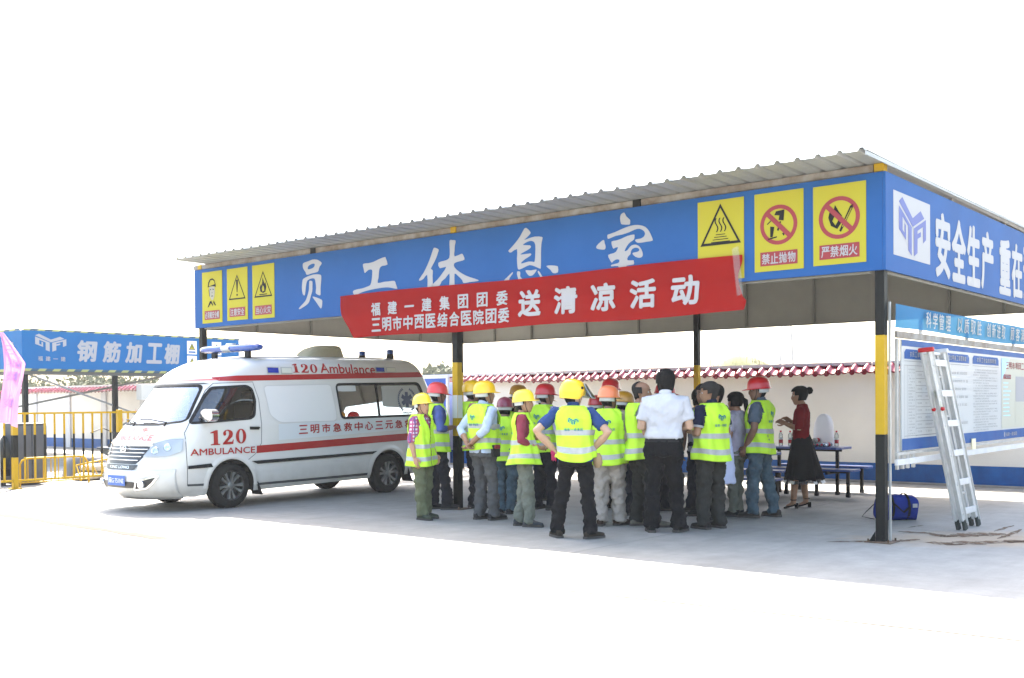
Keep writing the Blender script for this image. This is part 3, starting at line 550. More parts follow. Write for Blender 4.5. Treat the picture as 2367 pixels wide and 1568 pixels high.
for y in (1.75, 4.3):
    b.poly([[(y+.03*sin(k*pi/5), 1.01+.035*cos(k*pi/5)) for k in range(10)]], f2, 1); spaced(b, '福建一建集团', y+.06, y+.62, .985, 1.035, f2, 1, off=.008, fill=.8)
b.build('print', BM, board)
b = MB(); b.bbox(.078, .09, 2.75, 2.90, .87, 1.0); b.build('sticker', mat('cream_sticker', (.72, .66, .45), .5), nb)

# ================================================================ boundary wall and its tiles
cream = mat('wall_render', (.80, .765, .72), .85, var=.06, scale=.8, bump=.1)
wall = thing('boundary_wall', 'long cream rendered wall with maroon tile coping and blue base behind the shelter', 'wall', (0, 8.15, 0))
WX0, WX1 = -37.0, 7.0
b = MB(); b.bbox(WX0, WX1, 0, .20, .34, 1.99); b.build('wall_body', cream, wall)
b = MB(); b.bbox(WX0, WX1, -.004, .20, 0, .338); b.build('painted_base', mat('base_blue_paint', srgb(22, 88, 160), .6, var=.3, scale=2.5), wall)
b = MB(); b.bbox(WX0, WX1, -.30, -.006, 0, .02); b.build('kerb', mat('kerb_concrete', (.30, .27, .24), .8, var=.2, scale=3), wall)
b = MB(); n = int((WX1-WX0)/2.6)
for k in range(n): b.bbox(WX0+k*2.6, WX0+k*2.6+2.585, .04, .16, 2.13, 2.19)
b.build('ridge_cap', mat('ridge_cap_cement', (.72, .69, .67), .6, var=.12, scale=4), wall)
for k in range(9):
    x = -15.2-k*2.4
    b = MB(); b.bbox(x-.15, x+.15, -.06, -.008, .0, 1.95); b.build('pier', mat('pier_render', (.62, .61, .62), .85, var=.05, scale=1), wall)
maroon = mat('maroon_glazed_tile', (.20, .010, .024), .12, var=.25, scale=8, spec=.6)
TP = .232; tb = MB(); profx = [0, .02, .035, .05, .065, .085, .105, .125, .145, .165, .19, .215, .232]
def tz(x):
    c = .070; r = .046
    if abs(x-c) < r: return sqrt(max(0, r*r-(x-c)**2))*.95
    xx = x if x > c else x+TP
    return -.016*sin(pi*(xx-(c+r))/(TP-2*r))
rows = []
for y, z in ((.10, 2.135), (.0, 2.085), (-.10, 2.020), (-.135, 1.992)):
    rows.append([(x, y, z+tz(x)) for x in profx])
vs = [p for r in rows for p in r]; k = len(profx)
tb.add(vs, [(r*k+i, r*k+i+1, (r+1)*k+i+1, (r+1)*k+i) for r in range(3) for i in range(k-1)], 0, True)
# hanging drip face of the pan and round stop of the roll
tb.add([(x, -.137, 1.992+tz(x)) for x in profx]+[(x, -.142, 1.992+min(tz(x), .0)-(.012 if abs(x-.07) > .05 else .055*sqrt(max(0, 1-((x-.07)/.052)**2)))-.014) for x in profx], [(i, i+1, k+i+1, k+i) for i in range(k-1)], 0, False)
tme = tb.mesh('coping_tile', maroon)
nt_ = int((WX1-WX0)/TP)
for i in range(nt_):
    x = WX0+i*TP
    if -15.1 < x < -13.45: continue
    o = bpy.data.objects.new('coping_tile', tme); C.objects.link(o); o.parent = wall
    o.location = (x, random.uniform(-.004, .004), random.uniform(-.004, .004)+(.018 if (i//11) % 2 else 0)); o.rotation_euler = (0, random.uniform(-.01, .01), 0)
# back slope of the coping, seen from nowhere in the yard but casting its shade
b = MB(); b.add([(WX0, .10, 2.13), (WX1, .10, 2.13), (WX1, .34, 1.99), (WX0, .34, 1.99)], [(0, 1, 2, 3)]); b.build('back_slope', maroon, wall)
# red triangles painted on the far wall
b = MB()
for k in range(5):
    cx = -28.6+k*.93; b.poly([[(cx-.16, .95), (cx, 1.38), (cx+.16, .95), (cx+.10, .95), (cx, 1.24), (cx-.10, .95)]], lambda x, z: (x, -.0665 if False else -.004, z), 0)
b.build('painted_mark', mat('faded_red_paint', (.75, .33, .36), .8), wall)
wire = mat('bracket_steel', (.30, .27, .26), .6)
for i, (x, wl) in enumerate(((-12.9, 'hard against the blue hoarding'), (-9.6, 'above the yellow helmets by the middle post'), (-6.55, 'above the visored yellow helmet'), (-4.0, 'just left of the rear middle post'), (-2.55, 'over the left end of the grassy mound'), (-.55, 'over the right end of the mound'), (1.5, 'nearest the right corner post'))):
    b = MB(); b.tube([(0, 0, 0), (-.02, 0, .22), (.05, -.02, .36)], .010, 6); o = b.build('wire_bracket', wire); o.location = (x, 8.27, 2.18)
    tag(o, 'thin bent wire bracket on the wall top, '+wl, 'bracket', 'wire brackets along the wall top')
# blue hoarding board in the wall gap
hb = thing('hoarding_board', 'plain blue board with pale steel frame standing at the left end of the tiled wall', 'hoarding', (-14.2, 7.75, 0))
b = MB(); b.bbox(-.80, .80, 0, .03, .08, 2.08); hp = b.build('panel', mat('hoarding_blue', srgb(44, 84, 170), .5, var=.1), hb)
b = MB(); b.bbox(-.86, .86, -.02, .05, 2.083, 2.15); b.build('rail', whst, hb)
for x in (-.83, .83): b = MB(); b.bbox(x-.028, x+.028, -.02, .05, 0, 2.08); b.build('post', whst, hb)
b = MB(); b.poly([[(.0, 1.15), (.35, 1.50), (.78, 1.25), (.78, .95), (.3, 1.0)]], lambda x, z: (x, -.003, z)); b.build('print', white_p, hp)
# ================================================================ ambulance
van = thing('ambulance', 'white ambulance van with red stripes and blue roof light bar parked facing the yard', 'ambulance', (-9.66, -1.76, 0), -pi/2)
paint = mat('van_white_paint', (.62, .61, .58), .22, coat=.5, var=.05, scale=1.3)
vred = mat('van_red_vinyl', (.34, .010, .010), .3); vblack = mat('black_rubber_trim', (.012, .012, .012), .6, spec=.2)
def dirty(m):
    t = m.node_tree; b = t.nodes['Principled BSDF']; src = b.inputs['Base Color'].links[0].from_socket; L = t.links.new
    tc = t.nodes.new('ShaderNodeTexCoord'); sx = t.nodes.new('ShaderNodeSeparateXYZ'); L(tc.outputs['Object'], sx.inputs[0])
    mr = t.nodes.new('ShaderNodeMapRange'); mr.inputs['From Min'].default_value = .30; mr.inputs['From Max'].default_value = .72; mr.inputs['To Min'].default_value = .75; mr.inputs['To Max'].default_value = 0; L(sx.outputs[2], mr.inputs[0])
    n = t.nodes.new('ShaderNodeTexNoise'); n.inputs['Scale'].default_value = 5; n.inputs['Detail'].default_value = 8; L(tc.outputs['Object'], n.inputs[0])
    mu = t.nodes.new('ShaderNodeMath'); mu.operation = 'MULTIPLY'; L(mr.outputs[0], mu.inputs[0]); L(n.outputs[0], mu.inputs[1])
    x = t.nodes.new('ShaderNodeMix'); x.data_type = 'RGBA'; L(mu.outputs[0], x.inputs[0]); L(src, x.inputs[6]); x.inputs[7].default_value = (.26, .22, .16, 1); L(x.outputs[2], b.inputs['Base Color'])
dirty(paint)
vint = mat('van_interior_grey', (.20, .18, .14), .8); chrome = mat('chrome', (.75, .75, .77), .12, metal=1)
tintg = glass('van_tinted_glass', (.42, .46, .44), .10); clearg = glass('windscreen_glass', (.72, .80, .82), .58)
def lerp_tab(t, z):
    if z <= t[0][0]: return t[0][1]
    for (a, b_), (c, d) in zip(t, t[1:]):
        if z <= c: return b_+(d-b_)*((z-a)/(c-a))
    return t[-1][1]
XF = [(.22, 1.10), (.30, 1.20), (.45, 1.24), (.60, 1.25), (.72, 1.22), (.85, 1.17), (.98, 1.12), (1.06, 1.07), (1.15, 1.00), (1.24, .91), (1.30, .85), (1.50, .69), (1.79, .46), (1.88, .39), (1.95, .31), (2.02, .19), (2.10, .01), (2.15, -.16), (2.19, -.40), (2.215, -.65), (2.235, -1.2)]
WD = [(.22, .80), (.32, .835), (.45, .848), (.95, .850), (1.2, .845), (1.5, .815), (1.8, .775), (1.9, .765), (1.98, .755), (2.06, .735), (2.11, .70), (2.15, .635), (2.18, .55), (2.21, .40), (2.235, .15)]
XR = [(.22, -4.36), (.35, -4.42), (.9, -4.46), (1.2, -4.45), (1.56, -4.36), (1.82, -4.24), (2.0, -4.12), (2.1, -4.02), (2.16, -3.95), (2.19, -3.8), (2.215, -3.5), (2.235, -2.6)]
TILT = .018
def outline(z, n=72, off=0.):
    xf, w, xr = lerp_tab(XF, z)+off, lerp_tab(WD, z)+off, lerp_tab(XR, z)-off; xc = min(xf-.78, xf-.78); xq = xr+.30; pts = []
    if xc < xq+.1: xc = (xf+xq)/2; xq = xc-.02
    for k in range(n):
        a = 2*pi*k/n; ca, sa = cos(a), sin(a)
        if abs(ca) < 1e-9: ca = 0
        N_ = 2.6 if ca >= 0 else 4.0
        r = lambda c, m: (abs(c)**(2/N_))*(1 if c >= 0 else -1)
        x = xc+(xf-xc)*r(ca, 1) if ca >= 0 else xq+(xr-xq)*(-r(ca, 1))
        pts.append((x, w*r(sa, 1), z))
    return pts
def front_x(y, z):
    xf, w = lerp_tab(XF, z), lerp_tab(WD, z); xc = xf-.78; q = min(.999, abs(y)/w); return xc+.78*(1-q**2.6)**(1/2.6)
def side_y(x, z):
    xf, w, xr = lerp_tab(XF, z), lerp_tab(WD, z), lerp_tab(XR, z); xc = xf-.78; xq = xr+.30
    if x > xc: q = min(.995, (x-xc)/.78); return w*(1-q**2.6)**(1/2.6)
    if x < xq: q = min(.995, (xq-x)/.30); return w*(1-q**4)**.25
    return w
def tl(p): return (p[0], p[1], p[2]-TILT*p[0])
def un(x, z): return x, z+TILT*x           # traced height -> height before the body's rake
def fs(off, s=1):
    def f(x, z):
        z = z+TILT*x; y = side_y(x, z); e = .004
        ny = Vector((-(side_y(x+e, z)-side_y(x-e, z))/(2*e), 1, -(side_y(x, z+e)-side_y(x, z-e))/(2*e))).normalized()
        return tl((x+ny.x*off, s*(y+ny.y*off), z+ny.z*off))
    return f
def ff(off):
    def f(y, z):
        x = front_x(y, z); e = .004
        nx = Vector((1, -(front_x(y+e, z)-front_x(y-e, z))/(2*e), -(front_x(y, z+e)-front_x(y, z-e))/(2*e))).normalized()
        return tl((x+nx.x*off, y+nx.y*off, z+nx.z*off))
    return f
def patch(b, poly, fn, mi=0, nx=14, nz=6, smooth=True):   # convex outline laid on the body
    xs = [p[0] for p in poly]; x0, x1 = min(xs), max(xs); e = (x1-x0)*.002
    def rng(x):
        zs = []
        for (a, b_), (c, d) in zip(poly, poly[1:]+poly[:1]):
            if (a-x)*(c-x) <= 0 and a != c: zs.append(b_+(d-b_)*(x-a)/(c-a))
        return min(zs), max(zs)
    def pt(u, v):
        x = x0+e+(x1-x0-2*e)*u; lo, hi = rng(x); return fn(x, lo+(hi-lo)*v)
    b.sheet(nx, nz, pt, mi, smooth)
def roundp(poly, r=.05, k=4):
    out = []; n = len(poly)
    for i in range(n):
        p0, p1, p2 = Vector(poly[i-1]), Vector(poly[i]), Vector(poly[(i+1) % n]); a = p1+(p0-p1).normalized()*min(r, (p0-p1).length*.45); c = p1+(p2-p1).normalized()*min(r, (p2-p1).length*.45)
        for q in range(k+1):
            t = q/k; out.append(tuple(a*(1-t)**2+p1*2*t*(1-t)+c*t*t))
    return out
def grow(poly, d):
    cx = sum(p[0] for p in poly)/len(poly); cz = sum(p[1] for p in poly)/len(poly); out = []
    n = len(poly)
    for i in range(n):
        p0, p1, p2 = Vector(poly[i-1]), Vector(poly[i]), Vector(poly[(i+1) % n]); t = (p2-p0); nn = Vector((t.y, -t.x)).normalized()
        if nn.dot(p1-Vector((cx, cz))) < 0: nn = -nn
        q = p1+nn*d; out.append(tuple(q))
    return out
def band(b, poly, w0, w1, fn, mi=0):      # frame running round an outline, subdivided to follow the body
    P_ = []
    for a, c in zip(poly, poly[1:]+poly[:1]):
        m = max(1, int((Vector(c)-Vector(a)).length/.08))
        for q in range(m): P_.append(tuple(Vector(a).lerp(Vector(c), q/m)))
    A, B_ = grow(P_, w0), grow(P_, w1); n = len(P_)
    b.add([fn(*p) for p in A]+[fn(*p) for p in B_], [(i, (i+1) % n, n+(i+1) % n, n+i) for i in range(n)], mi, True)
# window outlines traced on the side (x forward from the front axle, z up)
DW = roundp([(.60, 1.235), (.33, 1.60), (.20, 1.735), (-.34, 1.765), (-.43, 1.72), (-.47, 1.56), (-.44, 1.33), (-.37, 1.29)], .04)
RW = roundp([(-2.06, 1.80), (-3.93, 1.835), (-4.05, 1.56), (-3.96, 1.29), (-2.12, 1.265)], .07)
WSO = roundp([(-.70, 1.275), (-.60, 1.775), (.60, 1.775), (.70, 1.275), (.40, 1.235), (-.40, 1.235)], .06)
# body shell with real openings
zs = [.22, .26, .32, .40, .5, .6, .66, .72, .79, .85, .92, .98, 1.02, 1.06, 1.1, 1.15, 1.2, 1.24, 1.30, 1.4, 1.5, 1.6, 1.7, 1.79, 1.84, 1.88, 1.92, 1.95, 1.985, 2.02, 2.06, 2.10, 2.13, 2.15, 2.17, 2.19, 2.205, 2.215, 2.227, 2.235]
b = MB(); b.loft([[tl(p) for p in outline(z)] for z in zs]); body = b.build('body', [paint, vint, vblack], van); fix_normals(body)
def cutter(mb, mi=0):
    o = mb.build('cut', [paint, vint, vblack]); fix_normals(o); o.parent = van; return o
cuts = []
b = MB(); zi = [.5, .8, 1.0, 1.2, 1.5, 1.8, 1.95, 2.02]; b.loft([[tl((p[0]*1.0, p[1], p[2])) for p in outline(z, 48, -.045)] for z in zi], 1); cuts.append(cutter(b))
def prism_y(poly, y0, y1, mi):
    b = MB(); b.loft([[(x, y0, z) for x, z in poly], [(x, y1, z) for x, z in poly]], mi, False); return cutter(b)
cuts.append(prism_y(DW, -1.2, 1.2, 2)); cuts.append(prism_y(RW, -1.2, 1.2, 2))
b = MB(); b.loft([[(x, y, z-TILT*.6) for y, z in WSO] for x in (-.0, 1.6)], 2, False); cuts.append(cutter(b))
for ax, zc in ((-.02, .325), (-3.15, .335)):
    b = MB(); prof = []
    R_ = .395
    for k in range(25):
        a = pi*k/24; prof.append((ax+R_*1.0*cos(a), zc-.01+R_*1.0*sin(a)))
    prof += [(ax-R_-.03, .1), (ax+R_+.03, .1)]
    for s in (-1, 1):
        b = MB(); b.loft([[(x, s*.55, z) for x, z in prof], [(x, s*1.1, z) for x, z in prof]], 2, False); cuts.append(cutter(b))
for cobj in cuts:
    m = body.modifiers.new('cut', 'BOOLEAN'); m.operation = 'DIFFERENCE'; m.solver = 'EXACT'; m.object = cobj
dg = bpy.context.evaluated_depsgraph_get(); nm = bpy.data.meshes.new_from_object(body.evaluated_get(dg)); body.modifiers.clear(); body.data = nm; nm.name = 'body'
for cobj in cuts: bpy.data.objects.remove(cobj)
if hasattr(nm, 'set_sharp_from_angle'): nm.set_sharp_from_angle(angle=radians(28))
# doors, seams
for s in (1, -1):
    dp = roundp([(.70, .37), (.705, 1.10), (.30, 1.69), (.17, 1.80), (-.46, 1.83), (-.54, 1.57), (-.555, 1.18), (-.55, .92), (-.46, .76), (-.52, .66), (-.44, .40)], .03)
    seam = [(.702, .37), (.71, .8), (.70, 1.10), (.28, 1.70), (.16, 1.80), (-.455, 1.825), (-.535, 1.57), (-.555, 1.20), (-.545, .92), (-.44, .77), (-.30, .68)]
    b = MB()
    def strip(pts, w, off, fn0, mi=0):
        Q = []
        for a, c in zip(pts, pts[1:]):
            m = max(1, int((Vector(c)-Vector(a)).length/.05)); Q += [Vector(a).lerp(Vector(c), q/m) for q in range(m)]
        Q.append(Vector(pts[-1])); vs = []
        for i, q in enumerate(Q):
            d = (Q[min(i+1, len(Q)-1)]-Q[max(i-1, 0)]).normalized(); p = Vector((-d.y, d.x))*w/2
            vs += [fn0(*(q+p)), fn0(*(q-p))]
        b.add(vs, [(2*i, 2*i+1, 2*i+3, 2*i+2) for i in range(len(Q)-1)], mi, True)
    strip(seam, .009, 0, fs(.003, s)); strip([(-1.96, 1.86), (-2.0, 1.3), (-2.02, .9), (-2.04, .40)], .007, 0, fs(.003, s)) if s < 0 else None
    b.build('door_seam', mat('seam_shadow_grey', (.10, .10, .10), .8), van)
    # glass, seals
    b = MB(); patch(b, DW, fs(-.010, s), 0, 16, 6); b.build('side_window', tintg, van)
    b = MB(); band(b, DW, -.016, .018, fs(.005, s)); b.build('window_seal', vblack, van)
    b = MB(); patch(b, RW, fs(-.010, s), 0, 24, 6); rwn = b.build('rear_side_window', glass('rear_tinted_glass', (.34, .38, .36), .12), van)
    b = MB(); band(b, RW, -.018, .020, fs(.005, s)); strip([(-2.93, 1.815), (-2.96, 1.27)], .03, 0, fs(.004, s)); b.build('window_seal', vblack, van)
    # recessed blind panel
    pn = roundp([(-.64, 1.77), (-1.95, 1.80), (-2.0, 1.55), (-2.02, 1.22), (-.90, 1.215), (-.72, 1.33)], .07)
    b = MB(); patch(b, pn, fs(.004, s), 0, 20, 6); b.build('blind_panel', mat('blind_panel_white', (.66, .66, .65), .35), van)
    b = MB(); band(b, pn, -.006, .006, fs(.006, s)); b.build('panel_edge', mat('panel_edge_grey', (.50, .50, .49), .4), van)
    # stripes and letters
    b = MB()
    patch(b, [(.13, 1.835), (.16, 1.885), (-.2, 1.915), (-4.00, 2.03), (-4.10, 1.945), (-.2, 1.835)], fs(.004, s), 0, 60, 2)
    patch(b, [(-.455, .775), (-.45, .885), (-4.35, 1.005), (-4.38, .89)], fs(.004, s), 0, 60, 2)
    b.build('red_stripe', vred, van)
    b = MB(); patch(b, [(-.86, .955), (-.86, 1.195), (-3.98, 1.285), (-3.98, 1.06)], fs(.0035, s), 0, 30, 2); b.build('lettering_patch', mat('patch_off_white', (.58, .61, .62), .4), van)
    # letters read from each side: left side runs towards the tail
    def fl_(off, sgn=s): 
        f = fs(off, sgn); return (lambda x, z: f(-x, z)) if sgn > 0 else (lambda x, z: f(x, z))
    X = (lambda a, c: (-a, -c)) if s > 0 else (lambda a, c: (c, a))
    b = MB(); F_ = fl_(.009)
    sk = lambda f, k: (lambda x, z: f(x, z+k*(x-(.0))))
    a, c = X(.36, -.29); serif120(b, a, c, .925, 1.135, sk(F_, .0) if s < 0 else (lambda x, z: F_(x, z+.02*x)))
    b.build('number', vred, van); b = MB(); a, c = X(.655, -.425); text(b, 'AMBULANCE', a, c, .785, .875, F_, 0, off=.022)
    b.build('lettering', vred, van); b = MB(); a, c = X(-1.20, -1.72); serif120(b, a, c, 1.975, 2.11, F_); b.build('number', vred, van); b = MB()
    a, c = X(-1.77, -2.93); text(b, 'Ambulance', a, c, 1.98, 2.125, F_, 0, off=.02)
    a, c = X(-1.22, -3.95)
    b.build('lettering', vred, van)
    lettering('三明市急救中心三元急救站', vred, van, a, c, 1.035, 1.165, (lambda x, z: F_(x, z+.020*(x-1.2))) if s > 0 else F_, off=.034, fill=.74)
    # small roof side lamps
    for (x0, x1), cm in zip(((-.74, -.94), (-1.0, -1.19), (-2.96, -3.14), (-3.20, -3.40)), (0, 1, 0, 1)):
        z0, z1 = (1.965, 2.04) if x0 > -2 else (2.02, 2.085)
        b = MB(); patch(b, [(x0+.012, z0-.012), (x0+.012, z1+.012), (x1-.012, z1+.012), (x1-.012, z0-.012)], fs(.010, s), 0, 2, 2); patch(b, [(x0, z0), (x0, z1), (x1, z1), (x1, z0)], fs(.016, s), 1, 2, 2)
        b.build('marker_lamp', [mat('lamp_bezel_grey', (.33, .34, .33), .4), mat('lamp_blue', srgb(28, 52, 150), .15) if cm == 0 else mat('lamp_milky', (.60, .60, .52), .2)], van)
    # trim strips
    b = MB()
    for q in ([(.70, .60), (.70, .645), (.335, .665), (.30, .61)], [(-.36, .665), (-.41, .615), (-2.80, .665), (-2.88, .71)], [(-3.55, .70), (-3.6, .655), (-4.35, .69), (-4.35, .74)]): patch(b, q, fs(.014, s), 0, 24, 2)
    b.build('rubbing_strip', vblack, van)
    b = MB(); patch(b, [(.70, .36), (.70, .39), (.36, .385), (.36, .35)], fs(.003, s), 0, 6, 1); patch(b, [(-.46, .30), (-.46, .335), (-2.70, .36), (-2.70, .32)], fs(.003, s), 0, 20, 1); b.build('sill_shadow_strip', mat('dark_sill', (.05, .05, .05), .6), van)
    # wheel arch lips
    for ax, zc in ((-.02, .325), (-3.15, .335)):
        pts = [(ax+.405*cos(pi*(k)/30), zc-.01+.405*sin(pi*k/30)) for k in range(0, 31)]
        b = MB(); vs = []
        for x, z in pts:
            d = Vector((x-ax, z-zc+.01)).normalized()
            p0 = fs(.0, s)(x-d.x*.012, z-d.y*.012); p1 = fs(.016, s)(x+d.x*.0, z+d.y*.0); p2 = fs(.012, s)(x+d.x*.035, z+d.y*.035); p3 = fs(.001, s)(x+d.x*.075, z+d.y*.075); vs += [p0, p1, p2, p3]
        b.add(vs, [(4*i+j, 4*i+j+1, 4*i+5+j, 4*i+4+j) for i in range(30) for j in range(3)], 0, True); b.build('wheel_arch', paint, van)
    # door handle, mirror
    b = MB(); patch(b, [(-.34, 1.125), (-.34, 1.17), (-.51, 1.165), (-.51, 1.12)], fs(.006, s), 0, 4, 2); b.bar(fs(.03, s)(-.35, 1.15), fs(.03, s)(-.50, 1.148), .022, .022, 0); b.build('door_handle', vblack, van)
# star of life on the rear side window
b = MB(); f_ = fs(-.003, 1)
sx, sz = -3.62, 1.55; dk = mat('emblem_dark_blue', (.02, .035, .09), .4)
for k in range(3):
    a = pi*k/3; u = Vector((cos(a+pi/2), sin(a+pi/2))); w = Vector((-u.y, u.x))
    b.poly([[tuple(Vector((sx, sz))+u*p*.135+w*q*.036) for p, q in ((-1, -1), (1, -1), (1, 1), (-1, 1))]], lambda x, z: f_(x, z), 0)
for sgn in (-1, 1):
    for k in range(13):
        a = radians(-62+k*10.0); c = Vector((sx+sgn*.20*cos(a)*1.0, sz+.20*sin(a)*1.0-.0)); t = Vector((-sgn*sin(a), cos(a)))
        for qd in (-.5, .5):
            d = (t+Vector((sgn*cos(a), sin(a)))*qd).normalized(); n_ = Vector((-d.y, d.x))
            b.poly([[tuple(c), tuple(c+d*.022+n_*.011), tuple(c+d*.045), tuple(c+d*.022-n_*.011)]], lambda x, z: f_(x, z), 0)
text(b, 'AMBULANCE', 3.50, 3.74, 1.315, 1.345, lambda x, z: f_(-x, z), 0)
b.build('star_emblem', dk, van)
b = MB(); patch(b, roundp([(-3.05, 1.44), (-3.05, 1.79), (-3.90, 1.80), (-3.98, 1.56), (-3.94, 1.40)], .03), fs(-.006, 1), 0, 12, 3); b.build('bright_pane_patch', mat('pale_pane_light', (.36, .37, .36), .5), van)  # pale patch painted behind the emblem for the brightness seen through the pane
b = MB(); patch(b, roundp([(-2.09, 1.69), (-2.09, 1.78), (-2.48, 1.79), (-2.48, 1.69)], .01), fs(-.004, 1), 0, 4, 2); b.build('window_sticker', mat('paper_sticker', (.5, .52, .52), .5), van)
# inner lower blind of the rear window (frosted film)
b = MB(); b.bbox(-4.0, -2.05, .60, .61, 1.2, 1.56); b.build('window_curtain', mat('grey_green_blind', (.10, .12, .11), .9, var=.3, scale=3), van)
# windscreen
b = MB(); patch(b, WSO, ff(-.006), 0, 20, 8); b.build('windscreen', clearg, van)
b = MB(); band(b, WSO, -.014, .016, ff(.004)); b.build('windscreen_seal', vblack, van)
b = MB(); patch(b, [(-.66, 1.79), (-.62, 1.815), (.62, 1.815), (.66, 1.79)], ff(.003), 0, 20, 1); b.build('roof_seam', mat('seam_shadow_grey', (.10, .10, .10), .8), van)
# roof front number and bonnet words
pale_red = mat('pale_red_vinyl', (.62, .16, .14), .35)  # a paler red than the side stripes
b = MB(); serif120(b, -.36, .36, 1.905, 2.045, ff(.005)); b.build('number', pale_red, van); b = MB()
patch(b, [(-.70, 1.845), (-.70, 1.865), (.70, 1.865), (.70, 1.845)], ff(.004), 0, 24, 1); b.build('red_stripe', pale_red, van); b = MB()
lettering('救护车', pale_red, van, -.34, .34, 1.135, 1.20, ff(.005), off=.03); text(b, 'AMBULANCE', -.46, .46, 1.02, 1.095, ff(.005), 0, off=.03)
b.build('lettering', pale_red, van)
# bonnet edge, grille
gm = mat('grille_black', (.012, .012, .014), .3)
GO = roundp([(-.50, .94), (.50, .94), (.44, .80), (.36, .70), (-.36, .70), (-.44, .80)], .03)
b = MB(); patch(b, GO, ff(.004), 0, 20, 6); grille = b.build('grille', gm, van)
for i in range(4):
    z = .745+i*.050; hw = .37+.035*i
    b = MB(); b.sheet(24, 2, lambda u, v: ff(.008+.012*sin(pi*v))(-hw+2*hw*u, z+.012*v)); b.build('slat', chrome, grille)
b = MB(); b.sheet(24, 2, lambda u, v: ff(.008+.022*sin(pi*v))(-.52+1.04*u, .945+.05*v)); b.build('trim', chrome, grille)
b = MB(); c0 = ff(.035)(0, .90); b.tube([(c0[0], .07*cos(a*pi/12), c0[2]+.055*sin(a*pi/12)) for a in range(25)], .009, 6); b.poly([[(-.035, -.04), (.0, -.005), (.035, -.04), (.02, .035), (0, .01), (-.02, .035)]], lambda y, z: (c0[0]+.004, y, c0[2]+z)); b.build('badge', chrome, grille)
b = MB(); patch(b, roundp([(-.40, .69), (.40, .69), (.34, .615), (-.34, .615)], .02), ff(.014), 0, 20, 2); lp = b.build('name_strip', mat('name_strip_dark', (.045, .05, .055), .4), van)
b = MB(); text(b, 'KING LONG', -.24, .24, .635, .672, ff(.017), 0, off=.02); b.build('lettering', chrome, lp)
# bumper, lower intake, fog lamps
def bump_pt(u, v):
    z = .20+.42*v; a = -1.16+2.32*u; sa = (abs(sin(a))**(2/2.6))*(1 if a > 0 else -1); ca = abs(cos(a))**(2/2.6)
    xf, w = lerp_tab(XF, z), lerp_tab(WD, z); o = .012+.035*sin(pi*min(1, v*1.05))**.6
    return tl((xf-.78+(.78+o)*ca, (w+o*.35)*sa, z))
b = MB(); b.sheet(60, 8, bump_pt); bo = b.build('bumper', paint, van); sd = bo.modifiers.new('t', 'SOLIDIFY'); sd.thickness = .02; sd.offset = -1
def bf(off):
    def f(y, z):
        v = (z-.20)/.42; o = .012+(.035*sin(pi*min(1, max(0, v*1.05)))**.6 if 0 < v < .95 else 0)+off
        xf, w = lerp_tab(XF, z), lerp_tab(WD, z); sa = min(.999, abs(y)/(w+o*.35)); return tl((xf-.78+(.78+o)*(1-sa**2.6)**(1/2.6), y, z))
    return f
b = MB(); patch(b, roundp([(-.36, .37), (.36, .37), (.40, .46), (-.40, .46)], .03), bf(.006), 0, 16, 2); b.build('lower_intake', gm, van)
b = MB(); b.sheet(6, 2, lambda u, v: (bf(.008)(0, .47)[0], -.22+.44*u, .40+.14*v-TILT*1.2)); pl = b.build('number_plate', mat('plate_blue', (.02, .10, .38), .4), van)
b = MB(); text(b, '闽G·751NE', -.19, .19, .43, .51, lambda y, z: (bf(.008)(0, .47)[0]+.004, y, z-TILT*1.2), 0, off=.015); b.build('lettering', mat('plate_white', (.7, .72, .75), .5), pl)
hlm = glass('headlamp_lens', (.92, .94, .95), .10, .05)
for s in (1, -1):
    m2 = lambda poly: [(s*y, z) for y, z in poly]
    HL = roundp(m2([(.44, .80), (.50, .90), (.56, .985), (.70, 1.03), (.785, 1.03), (.80, .86), (.72, .80)]), .02)
    b = MB(); patch(b, HL, ff(.006), 0, 18, 6); b.build('headlight', mat('headlamp_reflector', (.66, .66, .66), .45, metal=.3), van)
    hl = bpy.data.objects[-1] if False else None
    b = MB(); patch(b, HL, ff(.022), 0, 18, 6); b.build('headlight_lens', hlm, van)
    for yy, zz, r in ((.57, .88, .055), (.69, .92, .055)):
        p = Vector(ff(.010)(s*yy, zz)); q = Vector(ff(.018)(s*yy, zz)); b = MB(); b.tube([p, q], [r, r*.8], 16); b.tube([q, q+(q-p)*.4], [r*.45, r*.3], 12, 1); b.build('bulb_bowl', [chrome, mat('bulb_grey', (.7, .7, .72), .1, metal=.8)], van)
    b = MB(); band(b, HL, -.006, .008, ff(.012)); b.build('headlight_rim', mat('panel_edge_grey', (.50, .50, .49), .4), van)
    FO = roundp(m2([(.36, .34), (.42, .46), (.70, .55), (.64, .44), (.56, .37)]), .015)
    b = MB(); patch(b, FO, bf(.010), 0, 14, 4); b.build('fog_recess', gm, van)
    b = MB(); band(b, FO, -.014, .008, bf(.018)); b.build('fog_surround', chrome, van)
    p = Vector(bf(.012)(s*.50, .425)); b = MB(); b.tube([p, p+Vector((.03, s*.012, 0))], [.055, .050], 18, 0); b.tube([p+Vector((.03, s*.012, 0)), p+Vector((.036, s*.014, 0))], [.038, .03], 16, 1); b.build('fog_lamp', [chrome, mat('bulb_grey', (.7, .7, .72), .1, metal=.8)], van)
# mirror on the driver side
b = MB(); b.loft([[(x, y, z) for x, y, z in [(.40+dx, .93+.115*cos(a)*1.25+.02, 1.345+.09*(abs(sin(a))**.7)*(1 if sin(a) > 0 else -1)) for a in [2*pi*k/16 for k in range(16)]]] for dx, _ in ((-.045, 0), (.07, 0))]); 
b.tube([(.42, .80, 1.25), (.38, .93, 1.29)], .022, 8, 1); mo = b.build('side_mirror', [chrome, vblack], van); bevel(mo, .02, 3)
